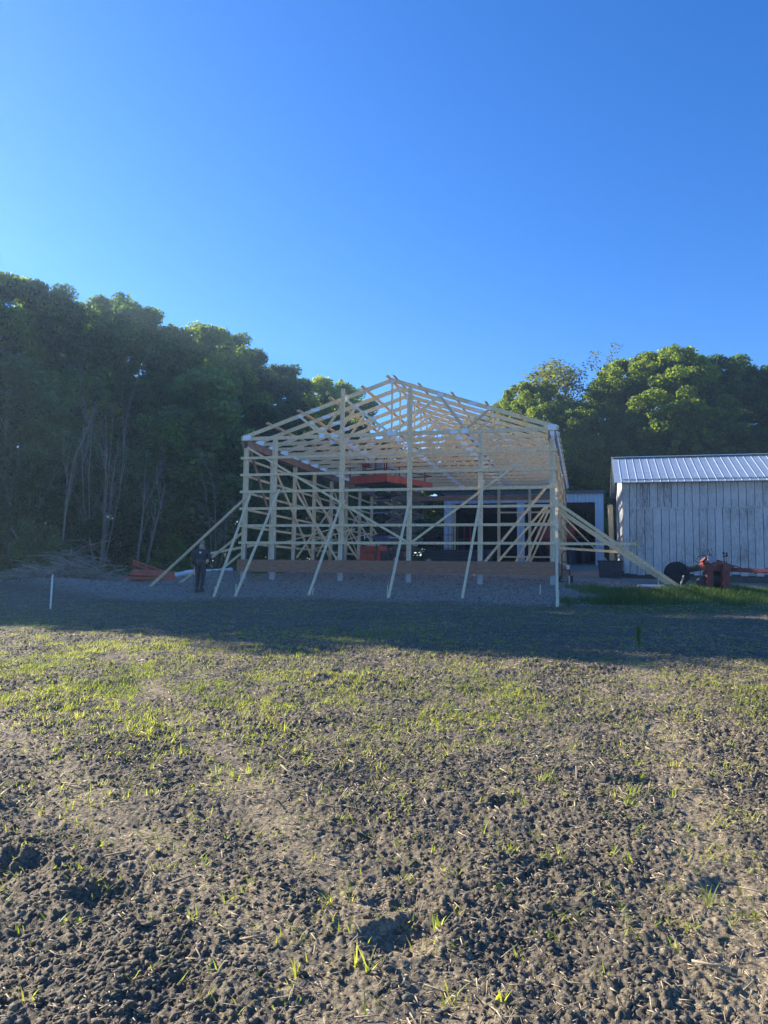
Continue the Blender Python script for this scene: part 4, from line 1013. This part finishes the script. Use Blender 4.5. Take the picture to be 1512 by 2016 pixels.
# facing +y; slight forward lean
S_ = .97
def J(*a): return [((x * S_, y * S_, z * S_), (r if isinstance(r, tuple) else r)) for x, y, z, r in a]
body = J((0, 0, .98, (.10, .075)), (0, .02, 1.12, (.145, .105)), (0, .05, 1.30, (.165, .115)), (0, .07, 1.43, (.12, .09)), (0, .09, 1.52, .055), (0, .12, 1.60, .075), (0, .13, 1.70, (.078, .095)),
         (-.10, 0, .86, .062), (-.10, .06, .50, .05), (-.10, -.02, .10, .036), (-.10, .10, .04, (.045, .035)),
         (.10, 0, .86, .062), (.10, -.06, .50, .05), (.10, -.20, .13, .036), (.10, -.10, .05, (.045, .035)),
         (-.20, .06, 1.40, .065), (-.28, .03, 1.13, .047), (-.30, .13, .92, .034), (-.31, .18, .84, (.02, .038)),
         (.20, .06, 1.40, .065), (.30, .05, 1.14, .047), (.33, .14, .92, .034), (.34, .19, .84, (.02, .038)))
skin_body('body', body, [(0,1),(1,2),(2,3),(3,4),(4,5),(5,6),(0,7),(7,8),(8,9),(9,10),(0,11),(11,12),(12,13),(13,14),(3,15),(15,16),(16,17),(17,18),(3,19),(19,20),(20,21),(21,22)], skin, per)
for s, hx, hy, hz2 in ((-1, -.31, .18, .84), (1, .34, .19, .84)):
    mb = MB()
    for k, (dx, l) in enumerate(((-.026, .062), (-.009, .072), (.009, .068), (.026, .054))):
        mb.tube([Vector((hx, hy + dx, hz2 - .03)) * S_, Vector((hx + s * .004, hy + dx * 1.1, hz2 - .03 - l * .55)) * S_, Vector((hx - s * .012, hy + dx * 1.1 + .005, hz2 - .03 - l)) * S_], [.009, .0085, .006], 6)
    mb.tube([Vector((hx, hy + .03, hz2 + .01)) * S_, Vector((hx - s * .012, hy + .055, hz2 - .02)) * S_, Vector((hx - s * .015, hy + .06, hz2 - .05)) * S_], [.011, .010, .007], 6)
    mb.build('fingers', skin, per, smooth=True)
trs = J((0, 0, 1.06, (.15, .115)), (-.10, 0, .88, .108), (-.10, .055, .50, .078), (-.10, -.01, .13, .062), (.10, 0, .88, .108), (.10, -.055, .50, .078), (.10, -.185, .16, .062))
skin_body('trousers', trs, [(0,1),(1,2),(2,3),(0,4),(4,5),(5,6)], pants, per)
jk = J((0, .05, 1.28, (.19, .138)), (0, .02, 1.08, (.175, .13)), (0, 0, .84, (.182, .140)), (0, .07, 1.42, (.145, .105)), (0, .085, 1.49, .075),
       (-.21, .06, 1.39, .083), (-.29, .03, 1.13, .066), (-.305, .12, .93, .052), (.21, .06, 1.39, .083), (.31, .05, 1.14, .066), (.335, .13, .93, .052))
skin_body('jacket', jk, [(0,1),(1,2),(0,3),(3,4),(3,5),(5,6),(6,7),(3,8),(8,9),(9,10)], navy, per)
vs = J((0, .04, 1.18, (.182, .141)), (0, .015, 1.05, (.185, .142)), (0, -.005, .92, (.20, .155)))
skin_body('vest_hem', vs, [(0,1),(1,2)], vestm, per)
mb = MB(); mb.add([(-.05, -.098, 1.31), (.0, -.102, 1.34), (.05, -.098, 1.31), (.0, -.104, 1.27)], [(0,3,2,1)]); mb.box((-.035, -.115, 1.30), (.035, -.105, 1.335)); mb.box((-.012, -.118, 1.27), (.012, -.106, 1.30)); mb.build('back_emblem', whitew, per)
cp = J((0, .125, 1.70, (.088, .102)), (0, .12, 1.745, (.085, .098)), (0, .12, 1.775, (.05, .06)))
skin_body('cap', cp, [(0,1),(1,2)], capm, per)
mb = MB(); mb.lathe(Vector((0, .20, 1.70)) * S_, (0, .15, 1), [(-.006, .085), (.006, .085)], 20); mb.build('cap_brim', capm, per)
mb = MB(); mb.lathe(Vector((0, .105, 1.55)) * S_, (0, .3, 1), [(-.04, .085), (0, .092), (.05, .08)], 18); mb.build('hood_collar', capm, per)
hd = Vector((0, .13, 1.67)) * S_
mb = MB()
mb.tube([hd + Vector((0, .085, .02)), hd + Vector((0, .105, -.01)), hd + Vector((0, .095, -.025))], [.008, .013, .010], 6); mb.build('nose', skin, per, smooth=True)
for s in (-1, 1):
    mb = MB(); mb.lathe(hd + Vector((s * .078, -.005, -.005)), (s, -.3, 0), [(-.01, .012), (0, .028), (.008, .022)], 10); mb.build('ear', skin, per, smooth=True)
    mb = MB(); mb.lathe(hd + Vector((s * .03, .078, .022)), (0, 1, 0), [(0, .012), (.008, .009)], 8); mb.build('eye', whitew, per)
    bt_ = (-.10, .045) if s < 0 else (.10, -.15)
    mb = MB(); x = bt_[0]; y = bt_[1]; zz = .0 if s < 0 else .02
    mb.prism([(x - .048, y - .10, zz), (x - .048, y + .13, zz), (x - .048, y + .16, zz + .03), (x - .048, y + .12, zz + .08), (x - .048, y + .0, zz + .12), (x - .048, y + .0, zz + .2), (x - .048, y - .11, zz + .2), (x - .048, y - .11, zz + .02)], (.096, 0, 0)); mb.build('boot', dark, per)
mb = MB(); mb.box((hd.x - .022, hd.y + .085, hd.z - .05), (hd.x + .022, hd.y + .09, hd.z - .045)); mb.build('mouth', redrust, per)

# ------------------------------------------------------------------ trees
def crown(seed, h, r, base, nclump, per, leaf, shape='round', fill=.55, squash=.7, crad=1.15, bough=0):
    """leaf quads gathered in clumps spread over an uneven crown; returns V, F and clump centres"""
    g = np.random.default_rng(seed); cs = []
    tries = 0
    lob = g.uniform(0, 2 * PI, 5)
    while len(cs) < nclump and tries < 40000:
        tries += 1
        q = g.random() ** .8; z = base + (h - base) * q
        if shape == 'round': R = r * math.sqrt(max(0, 1 - ((q - .45) / .58) ** 2)) if q > .45 else r * (.62 + .38 * q / .45)
        elif shape == 'cone': R = r * (1 - q) ** .75 + .25
        elif shape == 'column': R = r * (1 - (2 * q - 1) ** 4) ** .5 * (1 - .35 * q)
        else: R = r * math.sin(PI * min(1, q * .85 + .12))
        a = g.uniform(0, 2 * PI); R *= 1 + .22 * math.sin(2 * a + lob[0] + 3 * q) + .14 * math.sin(5 * a + lob[1] + 7 * q) + .1 * math.sin(9 * q + lob[2])
        rr_ = R * (fill + (1 - fill) * g.random() ** .6 if g.random() < .78 else g.random() * fill)
        cs.append((rr_ * math.cos(a), rr_ * math.sin(a), z + g.normal(0, .25)))
    cs = np.array(cs)
    if bough:                                       # gather the clumps into flattened boughs with gaps between them
        bc_ = cs[g.choice(len(cs), bough, replace=False)]
        near_ = ((cs[:, None] - bc_[None]) ** 2 * np.array([1, 1, 2.2])).sum(-1).argmin(1)
        k_ = g.uniform(.15, .36, bough)[near_][:, None]
        cs = bc_[near_] * k_ + cs * (1 - k_)
    nc = len(cs)
    cr_ = g.uniform(.45, 1.15, nc) * crad
    idx = np.repeat(np.arange(nc), (per * (cr_ / crad) ** 2).astype(int)); n = len(idx)
    d = g.normal(size=(n, 3)); d /= np.linalg.norm(d, axis=1, keepdims=True)
    rad = cr_[idx] * g.random(n) ** .45
    P = cs[idx] + d * rad[:, None] * np.array([1, 1, squash])
    P[:, 2] -= (rad ** 2) * .12
    # leaf frames: mostly facing up and out
    nn = d * .6 + g.normal(size=(n, 3)) * .7 + np.array([0, 0, .75]); nn /= np.linalg.norm(nn, axis=1, keepdims=True)
    t = np.cross(nn, g.normal(size=(n, 3))); t /= np.linalg.norm(t, axis=1, keepdims=True); b = np.cross(nn, t)
    s = leaf * g.uniform(.55, 1.25, n)[:, None]
    V = np.stack([P - t * s * .55, P - b * s * .42 + nn * s * .08, P + t * s * .62, P + b * s * .42 + nn * s * .08], 1)
    return V.reshape(-1, 3), np.arange(n * 4).reshape(-1, 4), cs
def trunk_mesh(name, seed, h, r0, cs, m, nl=22, kfork=1, base=2.5):
    g = random.Random(seed); mb = MB()
    pts = []; x = y = 0
    k = 9
    for i in range(k + 1):
        pts.append(Vector((x, y, h * i / k - (.3 if i == 0 else 0)))); x += g.uniform(-.12, .12) * h / 12; y += g.uniform(-.12, .12) * h / 12
    rs = [r0 * (1.25 if i == 0 else 1) * (1 - .9 * i / k) + .01 for i in range(k + 1)]
    mb.tube(pts, rs, 8, False)
    sel = g.sample(range(len(cs)), min(nl, len(cs)))
    for j in sel:
        c = Vector(cs[j]); zz = max(base, c.z - .35 * math.hypot(c.x, c.y) - 1.2); zz = min(zz, h * .92)
        i = min(k - 1, int(zz / h * k)); f_ = zz / h * k - i; p = pts[i].lerp(pts[i + 1], f_); rr_ = max(.03, (rs[i] * (1 - f_) + rs[i + 1] * f_) * .45)
        m1 = p.lerp(c, .5) + Vector((g.uniform(-.2, .2), g.uniform(-.2, .2), .25))
        mb.tube([p, m1, c], [rr_, rr_ * .6, .015], 5, False)
    me = bpy.data.meshes.new(name); me.from_pydata([tuple(v) for v in mb.v], [], mb.f); me.update(); me.materials.append(m); return me
VAR = {}
def variant(key, seed, h, r, base, nclump, per, leaf, lm, tm, shape='round', fill=.55, r0=.28, nl=22, squash=.7, crad=1.15, tbase=2.5, bough=0):
    V, Fq, cs = crown(seed, h, r, base, nclump, per, leaf, shape, fill, squash, crad, bough)
    VAR[key] = (fast_mesh('crown', V, Fq, [lm]), trunk_mesh('trunk', seed, h * .93, r0, cs, tm, nl, base=tbase), h)
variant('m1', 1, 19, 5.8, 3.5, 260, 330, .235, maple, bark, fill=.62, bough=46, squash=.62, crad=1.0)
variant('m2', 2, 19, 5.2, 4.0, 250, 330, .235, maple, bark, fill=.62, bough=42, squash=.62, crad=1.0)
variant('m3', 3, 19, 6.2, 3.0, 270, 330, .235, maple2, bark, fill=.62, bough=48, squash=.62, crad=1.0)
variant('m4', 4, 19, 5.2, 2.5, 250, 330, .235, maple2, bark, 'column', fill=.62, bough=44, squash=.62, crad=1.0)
variant('y1', 5, 11, 2.9, .8, 80, 240, .21, sapl, palebark, 'cone', r0=.10, nl=26, tbase=1.0, crad=.85)
variant('y2', 6, 11, 2.5, 1.2, 62, 230, .21, sapl, palebark, 'column', r0=.10, nl=26, tbase=1.0, crad=.85)
variant('y3', 7, 11, 3.2, 1.6, 66, 260, .22, maple, palebark, 'round', r0=.12, nl=26, tbase=1.0, crad=.95)
variant('s1', 8, 3.2, 1.9, .1, 34, 210, .16, sapl, palebark, 'round', r0=.05, nl=14, tbase=.1, crad=.65)
variant('s2', 9, 3.2, 1.6, .1, 30, 210, .15, maple, palebark, 'column', r0=.05, nl=14, tbase=.1, crad=.62)
variant('a1', 10, 17, 3.6, 5.5, 46, 150, .20, airy, bark, 'column', fill=.3, r0=.22, nl=46, crad=1.0, tbase=4)
variant('a2', 11, 17, 3.0, 9.0, 26, 60, .20, airy, bark, 'round', fill=.3, r0=.16, nl=26, crad=.9, tbase=6)
used = {}
def place(kind, key, x, y, height, width=1.0, rz=None, label='', cat='tree', grp=None, sink=.1):
    cm, tm, h = VAR[key]; z = H(x, min(y, 68)); s = height / h
    e = empty(kind, (x, y, z - sink), label, cat, grp, rz=random.uniform(0, 6.28) if rz is None else rz)
    link('crown', cm, e, sc=(s * width, s * width, s)); link('trunk', tm, e, sc=(s * width, s * width, s)); return e
def skyline(kind, key, px, py, Y, width=1.0, label='', grp=None, cat='tree'):
    p = on_y(px, py, Y); z = H(p.x, min(Y, 68)); return place(kind, key, p.x, Y, (p.z - z) * (.972 if Y > 45 else .98), width, None, label, cat, grp)
ORD = ['first','second','third','fourth','fifth','sixth','seventh','eighth','ninth','tenth','eleventh','twelfth','thirteenth','fourteenth','fifteenth','sixteenth','seventeenth','eighteenth','nineteenth','twentieth']
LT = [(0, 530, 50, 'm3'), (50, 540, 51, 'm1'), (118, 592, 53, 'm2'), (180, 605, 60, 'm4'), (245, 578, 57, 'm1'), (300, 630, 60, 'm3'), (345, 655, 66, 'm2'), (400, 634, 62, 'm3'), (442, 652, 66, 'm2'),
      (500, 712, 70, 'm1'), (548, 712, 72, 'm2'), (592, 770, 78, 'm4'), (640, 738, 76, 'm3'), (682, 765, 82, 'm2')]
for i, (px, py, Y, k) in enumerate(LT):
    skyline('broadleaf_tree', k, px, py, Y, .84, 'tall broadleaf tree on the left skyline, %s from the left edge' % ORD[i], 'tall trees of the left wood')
LM = [(20, 690, 46.5, 'm2', .8), (150, 720, 48, 'm1', .85), (290, 740, 51, 'm2', .85), (380, 760, 54, 'm1', .85), (520, 790, 60, 'm2', .85), (650, 825, 70, 'm1', .9)]
for i, (px, py, Y, k, w) in enumerate(LM):
    skyline('broadleaf_tree', k, px, py, Y, w, 'darker middle height tree in front of the left skyline, %s from the left' % ORD[i], 'middle trees of the left wood')
LY = [(30, 700, 41.5, 'y2', 1.25, 'pale green tall sapling at the left edge before the dark wood'), (85, 760, 43, 'y1', 1.0, 'slim sapling right of the pale one at the left edge'), (150, 850, 42, 'y2', .9, 'narrow sapling left of the bare grey tree'),
      (165, 930, 40, 'y1', .9, 'small sapling at the foot of the bare grey tree'), (215, 900, 41, 'y3', .9, 'bushy sapling right beneath the bare grey tree'), (275, 880, 43, 'y1', .9, 'thin leaved sapling behind the bare double stem'),
      (330, 830, 46, 'y3', 1.1, 'rounded young tree left of the big light crowned one'), (405, 722, 47, 'y1', 1.35, 'broad light green young tree before the wood left of the frame'), (460, 850, 47, 'y3', 1.1, 'young tree just left of the frame corner'),
      (60, 900, 40, 'y3', .9, 'low bushy tree under the pale sapling at the left edge'), (500, 930, 50, 'y2', 1.2, 'young tree seen through the left bays of the frame'), (550, 960, 52, 'y3', 1.2, 'second young tree seen through the left bays of the frame'),
      (600, 950, 54, 'y1', 1.3, 'third young tree seen through the left bays of the frame'), (650, 960, 56, 'y3', 1.3, 'young tree seen behind the third front post'), (700, 940, 58, 'y3', 1.4, 'young tree seen left behind the scissor lift')]
for px, py, Y, k, w, lab in LY: skyline('young_tree', k, px, py, Y, w, lab, 'young trees along the left wood')
r5 = random.Random(21)
SH = [(20, 1040), (75, 1050), (120, 1030), (175, 1060), (230, 1030), (285, 1050), (335, 1040), (390, 1030), (440, 1045), (490, 1035), (545, 1045), (600, 1040), (655, 1045), (710, 1040)]
for i, (px, py) in enumerate(SH):
    Y = 39.5 + i * 1.05 + r5.uniform(-.8, .8)
    skyline('shrub', ('s1', 's2')[i % 2], px, py, Y, 1.15, 'dim shrub at the foot of the left wood, %s from the left' % ORD[i], 'shrubs along the left wood', 'shrub')
skyline('shrub', 's1', 82, 1030, 36.5, .8, 'lighter green bush standing clear behind the brush pile', 'shrubs along the left wood', 'shrub')
skyline('shrub', 's2', 340, 1052, 37.5, .8, 'small bush behind the orange boom', 'shrubs along the left wood', 'shrub')
# trees beyond the left edge of the picture: the same wood carries on and shades the site
OFFT = [(-31.5, 44.5, 23.0), (-28.8, 41.5, 22.0), (-27.5, 39.5, 18.5), (-29.8, 35.5, 20.5), (-26.5, 33.8, 19.5), (-23.5, 31.5, 19), (-34, 37, 20), (-39.5, 38, 20), (-45, 39.5, 20.5), (-50, 43, 21), (-31, 43, 21.5), (-37, 45, 22), (-34.5, 51, 22.5), (-44, 48, 22), (-34, 54, 24), (-42, 56, 24), (-57, 45, 22)]
for i, (x, y, h) in enumerate(OFFT):
    h -= 3.1
    place('broadleaf_tree', ('m1', 'm3', 'm2', 'm4')[i % 4], x, y, h, 1.15, None, 'tall tree of the left wood standing beyond the left edge of the photo', 'tree', 'wood beyond the left edge')
# right hand trees
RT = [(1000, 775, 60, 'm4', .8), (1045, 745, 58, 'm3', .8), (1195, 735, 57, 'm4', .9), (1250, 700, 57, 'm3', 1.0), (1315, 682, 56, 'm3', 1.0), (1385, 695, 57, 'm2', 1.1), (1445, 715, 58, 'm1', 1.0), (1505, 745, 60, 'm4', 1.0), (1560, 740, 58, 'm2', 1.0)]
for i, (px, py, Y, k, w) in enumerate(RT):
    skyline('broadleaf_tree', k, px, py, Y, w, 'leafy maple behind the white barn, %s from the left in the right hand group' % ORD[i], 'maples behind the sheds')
RL = [(1130, 800, 55, 'm3', .95), (1160, 850, 54, 'm4', .85), (1080, 790, 56, 'm3', .9), (1225, 810, 55, 'm1', .9), (1290, 810, 54, 'm2', .9), (1360, 815, 54, 'm1', .9), (1430, 820, 54, 'm2', .9), (1500, 830, 54, 'm1', .9)]
for i, (px, py, Y, k, w) in enumerate(RL):
    skyline('broadleaf_tree', k, px, py, Y, w, 'lower tree in the front row behind the barn roof, number %s of the row' % ORD[i], 'lower trees behind the sheds')
skyline('airy_tree', 'a1', 1072, 700, 59, 1.35, 'airy pale tree with see through crown above the frame right end'); skyline('airy_tree', 'a1', 1120, 712, 60, 1.0, 'second thin crowned tree right of the airy pale one')
skyline('airy_tree', 'a2', 1188, 680, 60, 1.1, 'almost bare wispy treetop poking above the right hand maples')
MT = [(735, 860, 84, 'm4'), (790, 905, 88, 'm2'), (840, 900, 86, 'm1'), (890, 885, 84, 'm3'), (935, 845, 76, 'm3'), (972, 810, 70, 'm4')]
for i, (px, py, Y, k) in enumerate(MT):
    skyline('broadleaf_tree', k, px, py, Y, 1.2, 'distant tree seen through the frame behind the shed, %s from the left' % ORD[i], 'distant trees behind the frame')
for i, px in enumerate((760, 810, 860, 910, 960, 1010, 1060, 1110, 1160, 1205)):
    skyline('shrub', ('s1', 's2')[i % 2], px, 1010 + 10 * (i % 3), 62 + (i % 3), 2.2, 'tall shrub far behind the shed, %s from the left' % ORD[i], 'shrubs behind the shed', 'shrub')

for i, px in enumerate((40, 100, 160, 220, 280, 340, 400, 460, 520, 580, 640)):
    skyline('shrub', ('s1', 's2')[i % 2], px, 1035 - 8 * (i % 3), 58 + 2 * (i % 3) + i * .6, 2.0, 'large shrub deep inside the left wood, %s from the left' % ORD[i], 'shrubs deep in the left wood', 'shrub')
# bare trees in the left wood
def bare(px, py0, py1, Y, spread, seed, label, stems=5, m=palebark, r0=.045):
    g0 = on_y(px, py0, Y); z = H(g0.x, Y); hgt = on_y(px, py1, Y).z - z; g = random.Random(seed); mb = MB()
    def grow(p, d, L_, r, dep):
        k = 4; pts = [p]; dd = d.copy()
        for i in range(k):
            dd = (dd + Vector((g.gauss(0, .07), g.gauss(0, .07), .05))).normalized(); pts.append(pts[-1] + dd * L_ / k)
        mb.tube(pts, [max(.004, r * (1 - .6 * i / k)) for i in range(k + 1)], 5, False)
        if dep > 0:
            for j in range(g.randint(3, 4)):
                q = pts[g.randint(1, k)]; nd = (dd + Vector((g.gauss(0, .38), g.gauss(0, .25), g.uniform(-.05, .3)))).normalized(); grow(q, nd, L_ * g.uniform(.3, .5), r * .42, dep - 1)
    for s in range(stems):
        a = (s - (stems - 1) / 2) / max(1, stems - 1) * 2 if stems > 1 else 0
        grow(Vector((a * .15, g.uniform(-.1, .1), -.1)), Vector((a * spread, g.uniform(-.1, .1), 1)).normalized(), hgt * g.uniform(.6, .78), r0 * g.uniform(.6, 1), 3)
    o = mb.build('bare_tree', m); o.location = (g0.x, Y, z); return tag(o, label, 'bare tree', 'bare trees at the edge of the left wood')
bare(196, 1110, 720, 39.5, .20, 3, 'leafless grey tree with fanned out upper branches in front of the left wood', 6)
bare(278, 1110, 880, 38.5, .05, 4, 'slender bare tree with a straight double stem left of the person', 2, r0=.09)
bare(125, 1095, 820, 39.0, .04, 5, 'thin pale bare trunk above the brush pile', 1, r0=.08)
bare(152, 1100, 900, 40.0, .06, 6, 'bare stem between the pale trunk and the fanned tree', 1, r0=.05)
bare(425, 1110, 900, 44, .2, 8, 'faint bare stems in shade left of the frame', 3, r0=.05)
bare(30, 1110, 850, 40, .12, 9, 'bare stems at the left edge of the wood', 3, r0=.06)
# a fallen trunk leaning at left
a = on_y(22, 1040, 37.5); b = on_y(55, 1097, 36.8); mb = MB(); mb.tube([Vector((0, 0, 0)), (a - b) * .5 + Vector((0, 0, .05)), a - b], [.06, .055, .04], 7); o = mb.build('fallen_trunk', palebark); o.location = b; tag(o, 'pale broken trunk leaning at the far left beneath the wood', 'fallen trunk')

# ------------------------------------------------------------------ sky, sun, camera
SUN_AZ, SUN_EL = math.radians(-58), math.radians(24.6)
w = bpy.data.worlds.new('World'); bpy.context.scene.world = w; w.use_nodes = True; nt = w.node_tree
bg = nt.nodes['Background']; sk = nt.nodes.new('ShaderNodeTexSky'); sk.sky_type = 'NISHITA'; sk.sun_disc = False
sk.sun_elevation = SUN_EL; sk.sun_rotation = SUN_AZ; sk.altitude = 300; sk.air_density = 1.0; sk.dust_density = .08; sk.ozone_density = 5
hs = nt.nodes.new('ShaderNodeHueSaturation'); hs.inputs['Saturation'].default_value = 1.25; hs.inputs['Value'].default_value = .84; hs.inputs['Hue'].default_value = .512
nt.links.new(sk.outputs[0], hs.inputs['Color']); nt.links.new(hs.outputs[0], bg.inputs[0]); bg.inputs[1].default_value = .085
sd = Vector((math.sin(SUN_AZ) * math.cos(SUN_EL), math.cos(SUN_AZ) * math.cos(SUN_EL), math.sin(SUN_EL)))
sl_ = bpy.data.lights.new('sun', 'SUN'); sl_.energy = 4.3; sl_.angle = math.radians(.5); sl_.color = (1, .885, .71)
so_ = bpy.data.objects.new('sun', sl_); C.objects.link(so_); so_.rotation_euler = sd.to_track_quat('Z', 'Y').to_euler()
cam = bpy.data.cameras.new('camera'); co_ = bpy.data.objects.new('camera', cam); C.objects.link(co_)
R_ = Vector((1, 0, 0)); Up = Vector((0, -sP, cP)); Bk = Vector((0, -cP, -sP))
X_ = R_ * cR - Up * sR; Y_ = R_ * sR + Up * cR
M = Matrix((X_, Y_, Bk)).transposed().to_4x4(); M.translation = Vector((0, 0, CAMZ)); co_.matrix_world = M
cam.sensor_fit = 'VERTICAL'; cam.sensor_height = 24; cam.lens = 24 * F / 2016; cam.clip_end = 2000; cam.clip_start = .05
sc = bpy.context.scene; sc.camera = co_
sc.view_settings.view_transform = 'Standard'; sc.view_settings.look = 'None'; sc.view_settings.exposure = 1.8; sc.view_settings.gamma = 1
sc.cycles.use_denoising = True
sc.cycles.max_bounces = 6; sc.cycles.transparent_max_bounces = 4; sc.cycles.transmission_bounces = 4

# added bluish volume imitating the lens flare veil over the left wood
mb = MB(); mb.box((-140, -40, -8), (140, 130, 40)); hm, hnt, hout = new_mat('glare_air')
pv = hnt.nodes.new('ShaderNodeVolumePrincipled'); pv.inputs['Color'].default_value = (.46, .72, 1.0, 1); pv.inputs['Density'].default_value = .0011; pv.inputs['Anisotropy'].default_value = .55
hnt.links.new(pv.outputs[0], hout.inputs['Volume']); tag(mb.build('glare_veil', hm), 'thin bluish volume added to imitate lens flare', 'glare_veil', kind='stuff')
sc.cycles.volume_bounces = 0
